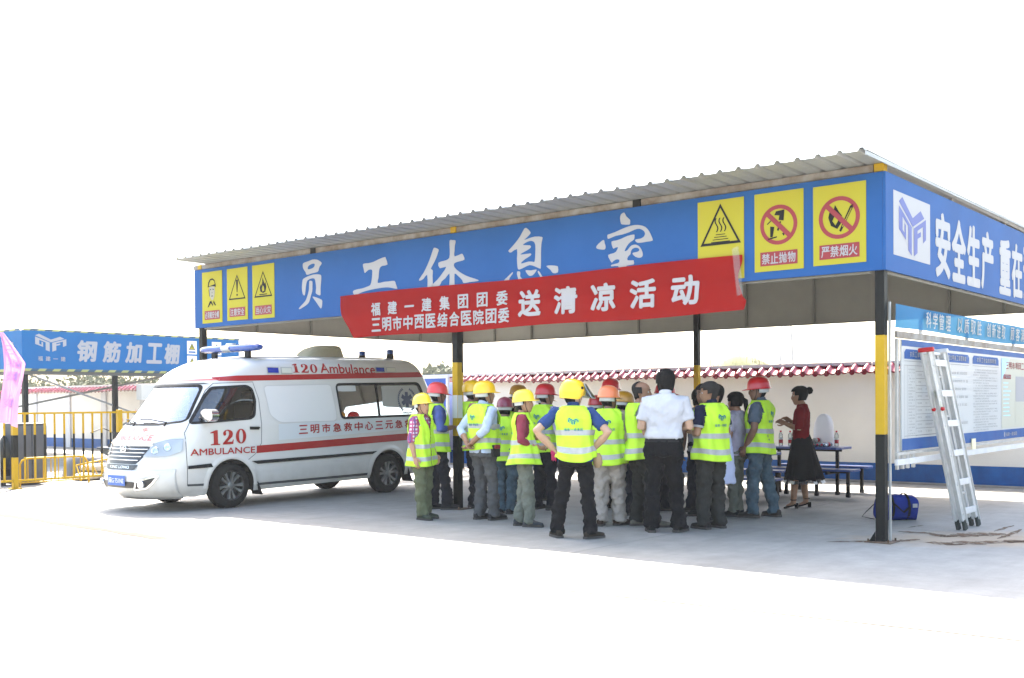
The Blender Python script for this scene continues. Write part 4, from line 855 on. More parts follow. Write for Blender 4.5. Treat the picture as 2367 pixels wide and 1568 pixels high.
# wipers
for y0, y1, z1 in ((.52, -.02, 1.36), (-.10, -.56, 1.34)):
    b = MB(); pts = [Vector(ff(.035)(y0+(y1-y0)*t, 1.245+(z1-1.245)*(t if t < .5 else .5)*.6)) for t in (0, .25, .5, .75, 1)]; b.tube(pts, .009, 6); b.bar(Vector(ff(.02)(y0, 1.20)), pts[0], .02); b.build('wiper', vblack, van)
# wheels
tyre_m = mat('tyre_rubber', (.016, .016, .015), .9, var=.3, scale=20, spec=.15); rim_m = mat('alloy_rim_grey', (.20, .20, .19), .4, metal=.6); hubm = mat('wheel_well_dark', (.008, .008, .008), .9)
tb_ = MB(); R0 = .325
prof = [(.20, -.10), (.225, -.105), (.29, -.112), (.313, -.095), (R0, -.07), (R0, .07), (.313, .095), (.29, .112), (.225, .105), (.20, .10)]
tb_.lathe(prof, n=40, axis='Y', cap=False); 
for k in range(40):
    a = 2*pi*k/40; tb_.box((R0*cos(a)*.998, -.03+.06*(k % 2), R0*sin(a)*.998), (.012, .07, .022), M=Matrix.Rotation(-a, 3, 'Y'))
tyre_me = tb_.mesh('tyre', tyre_m)
rb_ = MB(); rb_.lathe([(.212, -.10), (.212, .07), (.200, .085), (.212, .105)], n=36, axis='Y', cap=False); rb_.lathe([(0.0, .052), (.19, .045), (.20, .0)], n=30, axis='Y', mi=1, cap=False)
for k in range(10):
    a = 2*pi*k/10+(.07 if k % 2 else -.07); c_, s_ = cos(a), sin(a); w0, w1 = .014, .022
    t = Vector((-s_, 0, c_)); r = Vector((c_, 0, s_)); vs = []
    for rr, w, y in ((.045, w0, .088), (.13, w0, .082), (.20, w1, .098)):
        vs += [r*rr+t*w+Vector((0, y, 0)), r*rr-t*w+Vector((0, y, 0)), r*rr+t*w*1.3+Vector((0, y-.035, 0)), r*rr-t*w*1.3+Vector((0, y-.035, 0))]
    rb_.add(vs, [(0, 1, 5, 4), (4, 5, 9, 8), (0, 4, 6, 2), (4, 8, 10, 6), (1, 3, 7, 5), (5, 7, 11, 9)], 0)
rb_.lathe([(.055, .06), (.055, .09), (.04, .10), (0.001, .102)], n=20, axis='Y', cap=False)
rim_me = rb_.mesh('rim', [rim_m, hubm])
for x in (-.02, -3.15):
    for s in (1, -1):
        w = bpy.data.objects.new('wheel', None); C.objects.link(w); w.parent = van; w.location = (x, s*.735, R0); w.rotation_euler = (0, random.uniform(0, 1), 0 if s > 0 else pi)
        for nm_, me_ in (('tyre', tyre_me), ('rim', rim_me)):
            o = bpy.data.objects.new(nm_, me_); C.objects.link(o); o.parent = w
for x in (-.44, -3.58):
    for s in (1, -1):
        b = MB(); b.add([(x, s*.84, .42), (x-.01, s*.62, .42), (x-.10, s*.62, .16), (x-.10, s*.86, .16), (x-.02, s*.84, .42), (x-.03, s*.62, .42), (x-.12, s*.62, .16), (x-.12, s*.86, .16)], [(0, 1, 2, 3), (4, 7, 6, 5), (0, 3, 7, 4), (1, 5, 6, 2), (3, 2, 6, 7)]); b.build('mud_flap', vblack, van)
# underbody
b = MB(); b.bbox(-3.9, .9, -.45, .45, .24, .32); b.bar((-.02, -.62, .32), (-.02, .62, .32), .08); b.bar((-3.15, -.62, .33), (-3.15, .62, .33), .10); b.tube([(-.6, .3, .27), (-2.6, .32, .27), (-3.0, .5, .27)], .035, 8); b.build('chassis', hubm, van)
# interior
seatm = mat('seat_fabric_dark', (.06, .055, .05), .9); beige = mat('cab_beige', (.30, .27, .20), .8)
for y in (.42, -.42):
    b = MB(); b.bbox(-.55, -.02, y-.25, y+.25, .82, .96); b.box((-.58, y, 1.22), (.14, .48, .62), M=Matrix.Rotation(-.15, 3, 'Y')); st = bevel(b.build('seat', seatm, van), .04, 3)
    b = MB(); b.box((-.64, y, 1.60), (.10, .26, .17)); bevel(b.build('headrest', seatm, st), .03, 3)
b = MB(); b.bbox(.30, .60, -.64, .64, 1.0, 1.18); bevel(b.build('dashboard', mat('dash_grey', (.08, .08, .08), .7), van), .04, 3)
b = MB(); b.tube([(.30+.05*cos(a*pi/12), .42+.19*sin(a*pi/12), 1.20+.17*cos(a*pi/12)) for a in range(25)], .014, 6); b.bar((.30, .25, 1.20), (.30, .6, 1.20), .03); b.build('steering_wheel', seatm, van)
b = MB(); b.bbox(-.95, -.90, -.74, .25, .6, 2.0); b.build('bulkhead', beige, van)
b = MB(); b.bbox(-4.2, -2.2, -.7, .1, .6, 1.25); b.build('stretcher_bench', beige, van)
# roof kit
rz_ = lambda x, z: z-TILT*x
lb = mat('light_bar_blue', (.010, .05, .25), .12, coat=.5)
bar_ = bpy.data.objects.new('light_bar', None); C.objects.link(bar_); bar_.parent = van; bar_.location = (-.64, 0, 2.195)
for s in (1, -1):
    b = MB(); rg = []
    for y, k in ((.10, .86), (.45, .86), (.62, .80), (.69, .62), (.72, .30)): rg.append([(.135*k*cos(a)*(1.0), s*y, .155+.068*k*(abs(sin(a))**.8)*(1 if sin(a) > 0 else -1)) for a in [2*pi*q/16 for q in range(16)]])
    b.loft(rg); b.build('lens', lb, bar_)
    b = MB(); b.bar((0, s*.42, -.04), (0, s*.42, .11), .05, .10); b.bbox(-.10, .10, s*.42-.04, s*.42+.04, -.02, .0); b.build('bracket', vblack, bar_)
b = MB(); b.tube([(0, -.10, .155), (0, .10, .155)], [(.056, .128)]*2, 16); b.lathe([(.09, .19), (.07, .235), (.0, .24)], (0, 0, 0), 16); b.build('speaker_pod', mat('pod_grey', (.42, .43, .42), .35, metal=.3), bar_)
b = MB(); rg = []
for x, h, w in ((-1.99, .01, .16), (-2.09, .10, .19), (-2.20, .165, .21), (-2.36, .20, .22), (-2.66, .205, .22), (-2.70, .18, .22), (-2.74, .01, .22)):
    rg.append([tl((x, w*c_, 2.215+h*s_)) for c_, s_ in ((-1, 0), (-.97, .55), (-.85, .9), (-.4, 1), (.4, 1), (.85, .9), (.97, .55), (1, 0))])
b.loft(rg, 0, True, True, closed=False); ac = b.build('air_conditioner', mat('ac_cream_plastic', (.36, .32, .21), .45, var=.08), van)
for y in (.33, -.38):
    b = MB(); b.lathe([(.065, -.02), (.065, .05), (.058, .052), (.058, .075)], tl((-3.70, y, 2.205)), 16, 1); b.lathe([(.056, .055), (.058, .13), (.050, .15), (.0, .155)], tl((-3.70, y, 2.205)), 16, 0); b.build('beacon', [lb, vblack], van)
b = MB(); 
for x in (-.9, -1.4, -3.1, -3.4): b.bbox(x-.01, x+.01, -.3, .3, 2.2-TILT*x, 2.235-TILT*x)
# ================================================================ people
hivis = mat('hi_vis_fabric', (.50, .82, .03), .75, var=.10, scale=6, bump=.15, bscale=14)
reflect = mat('reflective_tape', (.40, .41, .40), .5, var=.15, scale=20)
teal = mat('teal_print', srgb(12, 120, 130), .6)
def cloth(name, col, var=.14, sc=9): return mat(name, col, .9, var=var, scale=sc, bump=.35, bscale=16, spec=.12)
SK = {}
def skin(k):
    c = {'a': (.40, .215, .125), 'b': (.29, .15, .085), 'c': (.44, .27, .18), 'd': (.19, .095, .055)}[k]
    return mat('skin_'+k, c, .5, var=.08, scale=12)
lipm = mat('lips', (.30, .09, .07), .5); eyem = mat('eye_dark', (.012, .01, .01), .3); eyew = mat('eye_white', (.5, .5, .48), .3)
hairm = mat('black_hair', (.006, .0055, .0055), .7, bump=.5, bscale=70, spec=.12); greyhair = mat('cropped_grey_hair', (.030, .027, .025), .9, bump=.4, bscale=80, spec=.1)
tex = bpy.data.textures.new('folds', 'CLOUDS'); tex.noise_scale = .085; tex.noise_depth = 2; tex.contrast = 1.8
PEND = []
def soft(b, name, m, parent, vox=.014, sm=2, disp=.0, extra=None, bmats=None):
    o = b.build(name, m, parent)
    r = o.modifiers.new('r', 'REMESH'); r.mode = 'VOXEL'; r.voxel_size = vox; r.use_smooth_shade = True
    s = o.modifiers.new('s', 'SMOOTH'); s.iterations = sm; s.factor = .6
    if disp: d = o.modifiers.new('d', 'DISPLACE'); d.texture = tex; d.strength = disp; d.mid_level = .36; d.texture_coords = 'GLOBAL'
    PEND.append((o, extra)); return o
def bake():
    dg = bpy.context.evaluated_depsgraph_get(); new = []
    for o, ex in PEND: new.append(bpy.data.meshes.new_from_object(o.evaluated_get(dg)))
    for (o, ex), me in zip(PEND, new):
        o.modifiers.clear(); nm_ = o.data.name; mats = list(o.data.materials); o.data = me; me.name = nm_
        if ex:
            vs = [tuple(v.co) for v in me.vertices]; n0 = len(vs); fs = [list(p.vertices) for p in me.polygons]; mi = [0]*len(fs)
            vs += ex.v; fs += [[i+n0 for i in f] for f in ex.f]; mi += ex.m
            m2 = bpy.data.meshes.new(nm_); m2.from_pydata(vs, [], fs); m2.update()
            for m in mats: m2.materials.append(m)
            m2.polygons.foreach_set('material_index', mi); m2.polygons.foreach_set('use_smooth', [True]*len(fs)); o.data = m2
    PEND.clear()
TZ = [(.78, .172, .128, 0), (.84, .170, .124, 0), (.92, .165, .118, 0), (1.02, .152, .108, .004), (1.12, .157, .114, .004), (1.22, .176, .120, -.002), (1.30, .188, .119, -.008), (1.355, .186, .106, -.012), (1.395, .160, .088, -.016), (1.425, .112, .072, -.018), (1.45, .078, .066, -.014), (1.475, .062, .060, -.008)]
def tz_(z, k):
    if z <= TZ[0][0]: return TZ[0][k]
    for a, c in zip(TZ, TZ[1:]):
        if z <= c[0]: return a[k]+(c[k]-a[k])*(z-a[0])/(c[0]-a[0])
    return TZ[-1][k]
def se(a, n=2.5):
    c, s = cos(a), sin(a); return (abs(c)**(2/n))*(1 if c >= 0 else -1), (abs(s)**(2/n))*(1 if s >= 0 else -1)
HEADR = [(-.120, .066, .030, .020), (-.108, .084, -.005, .040), (-.088, .091, -.035, .054), (-.062, .093, -.055, .063), (-.035, .094, -.070, .069), (-.012, .092, -.082, .072), (.008, .091, -.090, .074), (.03, .096, -.097, .076), (.055, .092, -.098, .074), (.078, .080, -.088, .065), (.096, .058, -.068, .050), (.108, .034, -.045, .030), (.114, .010, -.015, .009)]
def head_ring(i, n=28, grow_=0.):
    z, yf, yb, w = HEADR[i]; out = []
    for k in range(n):
        a = 2*pi*k/n; c, s = se(a, 2.25)   # s along +Y
        m = (yf+yb)/2 if False else yb+(yf-yb)*.42
        y = m+((yf-m) if s >= 0 else (m-yb))*s; x = w*c
        out.append(Vector((x*(1+grow_/max(w, .03)), y+(grow_ if s > 0 else -grow_)*abs(s), z+grow_*max(0, (z-.03)/.09))))
    return out
POSES = {   # elbow and wrist from the shoulder, outward, forward, up
 'down': ((.05, -.02, -.28), (.06, .05, -.52)), 'down2': ((.06, .0, -.28), (.03, .12, -.50)),
 'hips': ((.22, -.15, -.20), (.035, -.02, -.40)), 'hipsF': ((.20, -.12, -.22), (.02, .05, -.41)),
 'back': ((.08, -.16, -.25), (-.14, -.21, -.42)), 'front': ((.06, .0, -.28), (-.09, .22, -.25)), 'frontlow': ((.06, -.02, -.28), (-.10, .20, -.37)),
 'reach': ((.05, .12, -.25), (-.02, .36, -.20)), 'chest': ((.06, .0, -.28), (-.08, .17, -.16)), 'fist': ((.07, .02, -.27), (.01, .21, -.19)),
 'backdown': ((.08, -.06, -.27), (.02, -.10, -.50))}
def person(label, pos, H, yaw, top=None, legs=None, skn='b', armL='down', armR='down', vest=True, hat=None, hatk='cap', hair='short', head=(0, 0), lean=0., feet=((-.10, 0, 8), (.10, 0, 8)),
           sleeve='short', shoe=(.03, .03, .03), bulk=1.0, skirt=False, coat=None, cap_col=None, logo_=True, group='site workers and visitors gathered under the shelter', tilt_hat=0, vest_fl=0., belt=False, hem=.80, sag=.012, collar=None, cuff=None, pw=1.0, side=0.):
    s = H/1.70
    rv = random.Random(label); lean = lean+rv.uniform(-1, 3.5); side = side+rv.uniform(-.05, .05); head = (head[0]+rv.uniform(-4, 4), head[1]+rv.uniform(0, 5))
    feet = tuple((x+rv.uniform(-.03, .03)+side*.35, y+rv.uniform(-.06, .06), w+rv.uniform(-6, 12)) for x, y, w in feet)
    fx = cos(radians(yaw))*VIEW.x+sin(radians(yaw))*RIGHT.x; fy = cos(radians(yaw))*VIEW.y+sin(radians(yaw))*RIGHT.y
    root = thing('person', label, 'person', (pos[0], pos[1], 0), atan2(-fx, fy), group); root.scale = (s, s, s)
    rl = radians(lean); seed = random.random()*50
    def TT(p):
        p = Vector(p); k = max(0, min(1, (p.z-.86)/.16)); k = k*k*(3-2*k); a = -rl*k
        y, z = p.y, p.z-.92; q = Vector((p.x, y*cos(a)-z*sin(a), .92+y*sin(a)+z*cos(a)))
        q.x += side*max(0, p.z-.9); return q
    skm = skin(skn); bw = bulk
    def ring(z, off=0., n=24, ph=0.):
        rx, ry, cy = tz_(z, 1)*bw+off, tz_(z, 2)*bw**1.4+off, tz_(z, 3); out = []
        for k in range(n):
            c, s_ = se(2*pi*k/n+ph); out.append(TT((rx*c, cy+ry*s_, z)))
        return out
    sh = [Vector((sx*.172*bw, -.012, 1.378)) for sx in (-1, 1)]
    arms = []
    for i, (sx, pose) in enumerate(((-1, armL), (1, armR))):
        e, w = POSES[pose] if isinstance(pose, str) else pose
        S_ = TT(sh[i]); Rl = Matrix.Rotation(-rl*.8, 3, 'X')
        arms.append((S_, S_+Rl@Vector((sx*e[0], e[1], e[2])), S_+Rl@Vector((sx*w[0], w[1], w[2])), sx))
    hips = []
    for (x, y, yw), sx in zip(feet, (-1, 1)):
        hip = Vector((sx*.088, 0, .88)); an = Vector((x, y, .085)); kn = (hip+an)/2; kn.z += .01; kn.y += .02+.10*max(0, (hip-an).length < .75)
        kn.x = hip.x*.45+an.x*.55
        hips.append((hip, kn, an, radians(yw)*sx))
    # ---- body
    b = MB(); b.loft([ring(z, -.030, 18) for z in (.86, .93, 1.02, 1.15, 1.28, 1.36, 1.41, 1.44)])
    hp, hy = radians(head[1]), radians(head[0])
    N0, N1 = TT((0, -.018, 1.40)), TT((0, .002, 1.50)); HC = N1+Vector((0, .014, .074))
    HM = Matrix.Translation(HC)@Matrix.Rotation(-hy, 4, 'Z')@Matrix.Rotation(-hp, 4, 'X')@Matrix.Scale(1.06, 4)
    jaw = HM@Vector((0, -.025, -.06))
    b.tube([N0, N1, jaw], [.062, .056, .052], 14)
    for S_, E, Wr, sx in arms: b.tube([S_, S_.lerp(E, .5), E, E.lerp(Wr, .35), Wr], [k*(.9+.2*bw) for k in ((.053, .048, .042, .043, .030) if sleeve == 'short' else (.044, .038, .036, .038, .030))], 12)
    for hip, kn, an, yw in hips: b.tube([hip, hip.lerp(kn, .5), kn, kn.lerp(an, .35), an+Vector((0, 0, -.02))], [k*(1.0 if skirt else .74) for k in (.080, .070, .054, .055, .036)], 12)
    if skirt:
        for hip, kn, an, yw in hips: b.tube([an+Vector((0, -.03, -.02)), an+Vector((0, .03, -.028)), an+Vector((0, .10, -.055))], [.027, .030, .020], 10)
    ex = MB()
    # head with eye sockets, nose, lips and ears
    rg = []
    for i in range(len(HEADR)):
        r_ = head_ring(i)
        for p in r_:
            if p.y > .05:
                z = HEADR[i][0]
                if -.05 < z < .035: p.y += .028*math.exp(-(p.x/.013)**2)*max(0, 1-abs(z+.022)/.05)
                p.y -= .009*math.exp(-((abs(p.x)-.032)/.016)**2)*math.exp(-((z-.006)/.018)**2)
                p.y += .006*math.exp(-(p.x/.025)**2)*math.exp(-((z+.064)/.014)**2)
        rg.append([HM@p for p in r_])
    ex.loft(rg)
    for sx in (-1, 1):
        ex.lathe([(0.0, -.013), (.018, -.010), (.024, 0), (.018, .010), (0, .013)], n=8, cap=False)
        n_ = 8*5; base = len(ex.v)-n_
        for q in range(base, len(ex.v)):
            x, y, z = ex.v[q]; ex.v[q] = tuple(HM@Vector((sx*(.076+z*.55), -.008+y*.6, -.008+x*1.35)))
        for mi_, r_, yy in ((2, .0125, .080), (3, .0075, .0875)):
            ex.lathe([(0, -r_), (r_*.75, -r_*.6), (r_, 0), (r_*.75, r_*.6), (0, r_)], n=8, mi=mi_, cap=False)
            base = len(ex.v)-40
            for q in range(base, len(ex.v)):
                x, y, z = ex.v[q]; ex.v[q] = tuple(HM@Vector((sx*.031+x*1.2, yy+y*.5, .005+z*.75)))
        ex.tube([HM@Vector((sx*.016, .096, .030)), HM@Vector((sx*.032, .097, .035)), HM@Vector((sx*.050, .086, .029))], [.003, .0042, .002], 5, 3)
    ex.tube([HM@Vector((x, .0975-.35*abs(x)**1.3*1.2, -.063)) for x in (-.024, -.01, 0, .01, .024)], [.002, .006, .0055, .006, .002], 6, 1)
    # hands: palm, four fingers and a thumb
    for S_, E, Wr, sx in arms:
        d = (Wr-E).normalized(); fwd = Vector((0, 1, 0)); pn = d.cross(fwd).cross(d).normalized() if abs(d.y) < .95 else Vector((0, 0, 1))
        lat = d.cross(pn).normalized()        # across the palm
        wide, thin = pn, lat
        ex.tube([Wr-d*.03, Wr+d*.015, Wr+d*.05, Wr+d*.085], [(.026, .020), (.034, .017), (.040, .016), (.037, .013)], 10, up=pn) if False else None
        rgs = []
        for t, w_, h_ in ((-.03, .026, .022), (.0, .028, .019), (.03, .038, .017), (.06, .042, .016), (.088, .040, .013)):
            rgs.append([Wr+d*t+wide*(w_*cos(2*pi*k/10))+thin*(h_*sin(2*pi*k/10)) for k in range(10)])
        ex.loft(rgs)
        inw = -sx*thin if (thin.x*sx) > 0 else thin*1.0
        inw = thin if thin.x*sx < 0 else -thin
        for f, (o_, L_) in enumerate(((.030, .070), (.010, .080), (-.011, .074), (-.031, .058))):
            a = Wr+d*.080+wide*o_; q1 = a+d*L_*.42+inw*.004; q2 = q1+d*L_*.32+inw*.018; q3 = q2+d*L_*.14+inw*.020
            ex.tube([a-d*.012, a, q1, q2, q3], [.0095, .0095, .009, .008, .006], 6)
        a = Wr+d*.02+wide*.028; ex.tube([a, a+wide*.026+d*.022+inw*.006, a+wide*.034+d*.052+inw*.014, a+wide*.030+d*.072+inw*.018], [.012, .0115, .010, .007], 6)
    body_ = soft(b, 'body', [skm, lipm, eyew, eyem], root, .015, 2, 0, ex)
    # ---- top
    topm, toff = top or cloth('grey_cotton', (.2, .2, .2)), .004
    if top and not skirt is None:
        b = MB(); zlow = .84 if not belt else .90
        b.loft([ring(z, .006+(.010 if z < 1.1 and not belt else 0)+((.020 if z > .99 else -.012) if belt and z < 1.10 else 0), 20) for z in ([zlow, .9, .97, 1.05, 1.15, 1.25, 1.32, 1.37, 1.405, 1.43, 1.452] if zlow < .9 else [.90, .965, 1.0, 1.03, 1.1, 1.18, 1.26, 1.32, 1.37, 1.405, 1.43, 1.452])])
        for S_, E, Wr, sx in arms:
            inn = S_+Vector((-sx*.05, 0, .0))
            if sleeve == 'short': P_ = [inn, S_, S_.lerp(E, .35), S_.lerp(E, .72)]; R_ = [.058, .066, .064, .066]
            elif sleeve == 'elbow': P_ = [inn, S_, S_.lerp(E, .5), E, E.lerp(Wr, .15)]; R_ = [.058, .064, .058, .056, .052]
            elif sleeve == 'rolled': P_ = [inn, S_, S_.lerp(E, .5), E, E.lerp(Wr, .35), E.lerp(Wr, .42)]; R_ = [.058, .064, .056, .052, .047, .050]
            else: P_ = [inn, S_, S_.lerp(E, .5), E, E.lerp(Wr, .5), E.lerp(Wr, .97)]; R_ = [.058, .064, .056, .052, .046, .040]
            b.tube(P_, [r*(.96+.04*bw) for r in R_], 14)
        soft(b, 'shirt', topm, root, .013, 2, .018)
        if cuff:
            b = MB()
            for S_, E, Wr, sx in arms: b.tube([S_.lerp(E, .66), S_.lerp(E, .74)], [.071, .072], 16)
            b.build('cuff', cuff, root)
        if collar:
            b = MB(); b.tube([TT((0, -.016, 1.445)), TT((0, -.008, 1.485))], [(.070, .066), (.063, .060)], 18, cap=False, up=(0, 1, 0)); b.build('collar', collar, root)
    if sleeve == 'twotone':
        pass
    # ---- legs
    if legs and not skirt:
        b = MB(); b.loft([ring(z, .008, 20) for z in (.80, .86, .92, .985)])
        for hip, kn, an, yw in hips:
            P_ = [hip+Vector((0, 0, .03)), hip.lerp(kn, .25), hip.lerp(kn, .6), kn, kn.lerp(an, .3), kn.lerp(an, .6), kn.lerp(an, .85), an+Vector((0, -.005, -.03))]
            j = [1+random.uniform(-.05, .05) for _ in P_]; R_ = [.098, .098, .086, .076, .074, .072, .073, .078]
            b.tube(P_, [r*k*pw*.93 for r, k in zip(R_, j)], 16)
        soft(b, 'trousers', legs, root, .012, 3, .042)
        if belt:
            b = MB(); b.loft([ring(z, .018, 24) for z in (.950, .985)]); b.build('belt', vblack, root)
    if skirt:
        b = MB(); n = 64; rows = []
        for t in range(14):
            u = t/13; z = 1.03-(1.03-.40)*u; rx = .150+.15*u**.8; ry = .112+.14*u**.8; rw = []
            for k in range(n):
                a = 2*pi*k/n; f = 1+(.02+.09*u)*sin(9*a+2*sin(3*a))*u+.02*u*sin(21*a); rw.append(Vector((rx*cos(a)*f+.05*u*u*(cos(a) > 0), (ry*sin(a))*f-.03*u, z+.012*u*sin(9*a+1))))
            rows.append(rw)
        b.loft(rows, 0, True, False); b.build('skirt', legs, root)
        b = MB(); lace = []
        for t in range(3):
            u = 1+t*.035; z = .40-.022*t; rx = .300+.014*t; ry = .252+.012*t
            lace.append([Vector((rx*cos(2*pi*k/96)*(1+.09*sin(9*2*pi*k/96+2*sin(6*pi*k/96)))+.05*(cos(2*pi*k/96) > 0), ry*sin(2*pi*k/96)*(1+.09*sin(9*2*pi*k/96))-.03, z-.008*abs(sin(2*pi*k/96*16)))) for k in range(96)])
        b.loft(lace, 0, True, False); b.build('lace_hem', glass('black_sheer_lace', (.25, .25, .25), .02, .6), root)
    if coat:
        b = MB(); rows = []
        for t in range(12):
            u = t/11; z = 1.40-(1.40-.48)*u; k = max(z, .84); w = tz_(k, 1)+.03+.05*u; d_ = tz_(k, 2)+.03+.06*u; rows.append([TT((w*c, d_*s_, z)) for c, s_ in [se(2*pi*q/28) for q in range(28)]])
        b.loft(rows)
        for S_, E, Wr, sx in arms: b.tube([S_+Vector((-sx*.05, 0, 0)), S_, S_.lerp(E, .5), E, E.lerp(Wr, .9)], [.066, .074, .066, .060, .050], 14)
        soft(b, 'coat', coat, root, .015, 2, .02)
    # ---- shoes
    sm_ = cloth('shoe_%d' % int(sum(shoe)*1000), shoe, .3)
    for hip, kn, an, yw in hips:
        b = MB(); R = Matrix.Rotation(-yw, 3, 'Z')
        if skirt:
            for y, w, z0, z1 in ((0, 0, 0, 0),):
                b.box(tuple(an+R@Vector((0, -.045, -.05))), (.045, .045, .07)); rr = []
                for y, w, zt, zb in ((.13, .018, .018, .0), (.105, .032, .030, .0), (.06, .040, .036, .012), (.0, .032, .055, .03), (-.06, .028, .075, .055)):
                    rr.append([Vector((an.x, an.y, 0))+R@Vector((w*c, y, (zt+zb)/2+(zt-zb)/2*s_)) for c, s_ in [se(2*pi*q/12, 2.6) for q in range(12)]])
                b.loft(rr); b.tube([an+R@Vector((-.036, -.02, -.03)), an+R@Vector((0, .03, .0)), an+R@Vector((.036, -.02, -.03))], .006, 6); b.tube([an+R@Vector((.04*cos(k*pi/6), .04*sin(k*pi/6)-.005, .035)) for k in range(13)], .006, 6)
            b.build('sandal', sm_, root); continue
        rr = []
        for y, w, zt in ((-.085, .022, .05), (-.075, .036, .075), (-.03, .042, .095), (.03, .043, .085), (.08, .048, .062), (.13, .050, .052), (.165, .040, .044), (.182, .020, .034)):
            rr.append([Vector((an.x, an.y, 0))+R@Vector((w*c, y, .014+zt/2*(1+s_))) for c, s_ in [se(2*pi*q/14, 2.8) for q in range(14)]])
        b.loft(rr); ss = []
        for y, w in ((-.092, .024), (-.08, .040), (0, .044), (.08, .052), (.14, .052), (.175, .040), (.190, .018)):
            ss.append([Vector((an.x, an.y, 0))+R@Vector(q) for q in ((-w, y, 0), (w, y, 0), (w, y, .026), (-w, y, .026))])
        b.loft(ss, 1, False); b.build('shoe', [sm_, mat('shoe_sole', (.05, .045, .04), .9)], root)
    # ---- vest
    if vest:
        def vpt(a, z, off=0., drop=0.):
            fl = max(0, (1.15-z)); o = .036+off+.03*fl+vest_fl*fl; rx, ry, cy = tz_(z, 1)*bw+o, tz_(z, 2)*bw**1.4+o+.01*fl, tz_(z, 3)
            wv = .012*sin(5*a+seed+z*3)*min(1, fl*4)+.006*sin(9*a+seed*2+z*6)+.007*sin(z*24+3*a+seed)+.012*noise.noise(Vector((cos(a)*2.2, sin(a)*2.2+seed, z*7))); c, s_ = se(a, 2.4); return TT(((rx+wv)*c, cy+(ry+wv)*s_, z-(sag*(math.exp(-((a+pi/2)/.9)**2)+math.exp(-((a-3*pi/2)/.9)**2))+.008*sin(2*a+seed))*min(1, fl*3.5)))
        n = 110; zz = [hem+(1.45-hem)*q/60 for q in range(61)]
        if vest == 'open': gap = lambda z: .22+.10*max(0, (z-1.0))
        else: gap = lambda z: .03+(max(0, z-1.22)*1.9)
        def keep(a, z):
            da = abs((a-pi/2+pi) % (2*pi)-pi)          # from the front
            if da < gap(z): return False
            ds = min(abs((a+pi) % (2*pi)-pi), abs(a-pi))
            if 1.12 < z < 1.425 and ds < .60*sqrt(max(0, 1-((z-1.285)/.155)**2))+(.12 if z > 1.3 else 0): return False
            return True
        b = MB(); vs = [vpt(2*pi*k/n, z) for z in zz for k in range(n)]; fcs = []
        for j in range(len(zz)-1):
            for k in range(n):
                if keep(2*pi*(k+.5)/n, (zz[j]+zz[j+1])/2): fcs.append((j*n+k, j*n+(k+1) % n, (j+1)*n+(k+1) % n, (j+1)*n+k))
        b.add(vs, fcs, 0, True); v_ = b.build('vest', hivis, root); m_ = v_.modifiers.new('t', 'SOLIDIFY'); m_.thickness = .005; m_.offset = 0
        for z0 in (hem+.075, hem+.245):
            b = MB(); r0 = [vpt(2*pi*k/n, z0, .006) for k in range(n)]; r1 = [vpt(2*pi*k/n, z0+.028, .006) for k in range(n)]; r2 = [vpt(2*pi*k/n, z0+.056, .006) for k in range(n)]
            b.add(r0+r1+r2, [(j*n+k, j*n+(k+1) % n, (j+1)*n+(k+1) % n, (j+1)*n+k) for j in (0, 1) for k in range(n) if abs((2*pi*(k+.5)/n-pi/2+pi) % (2*pi)-pi) > gap(z0)], 0, True); b.build('reflective_band', reflect, v_)
        if logo_:
            b = MB(); fv = lambda x, z: vpt(-pi/2+math.asin(max(-1, min(1, (1 if x > 0 else -1)*abs(x/.205)**1.2))), z, .009)
            logo(b, 0, 1.28, .10, .078, fv, 0); b.build('emblem', teal, v_); b = MB(); spaced(b, '福建一建集团', -.095, .095, 1.175, 1.205, fv, 0, off=.01, fill=.8); stuff(b.build('print', teal, v_))
    # ---- hair
    if hair:
        hm_ = greyhair if hair in ('crop', 'bald') else hairm; g_ = .007 if hair in ('crop', 'bald') else .014
        nn = 28; rg = [head_ring(i, nn, g_) for i in range(len(HEADR))]; b = MB(); vs = [HM@p for r_ in rg for p in r_]; fcs = []
        for j in range(len(HEADR)-1):
            for k in range(nn):
                a = 2*pi*(k+.5)/nn; da = abs((a-pi/2+pi) % (2*pi)-pi); z = (HEADR[j][0]+HEADR[j+1][0])/2
                lim = .062 if da < .9 else (.02 if da < 1.35 else (-.015 if da < 1.75 else -.085))
                if hair == 'bald': lim = .102 if da < 1.0 else (.045 if da < 1.4 else (-.02 if da < 1.75 else -.06))
                if hair in ('bun', 'tail'): lim = .060 if da < .8 else (.01 if da < 1.3 else -.05)
                if hair == 'bald' and z > .06 and da < 2.1: continue
                if z > lim: fcs.append((j*nn+k, j*nn+(k+1) % nn, (j+1)*nn+(k+1) % nn, (j+1)*nn+k))
        b.add(vs, fcs, 0, True); base = (len(HEADR)-1)*nn
        if hair != 'bald': b.f.append([base+k for k in range(nn)]); b.m.append(0); b.sm.append(False)
        if hair == 'bun': b.lathe([(0, -.045), (.03, -.035), (.045, 0), (.03, .035), (0, .045)], (0, 0, 0), 12, cap=False); b.v[-60:] = [tuple(HM@(Vector(p)*1.0+Vector((0, -.125, .06)))) for p in b.v[-60:]]; b.tube([HM@Vector((0, -.07, .05)), HM@Vector((0, -.11, .06))], [.03, .03], 10)
        if hair == 'tail': b.tube([HM@Vector((0, -.10, .03)), HM@Vector((0, -.145, .0)), HM@Vector((0, -.15, -.10)), HM@Vector((0, -.13, -.19))], [.03, .036, .03, .008], 10)
        o = b.build('hair', hm_, root); m_ = o.modifiers.new('t', 'SOLIDIFY'); m_.thickness = .006; m_.offset = 1
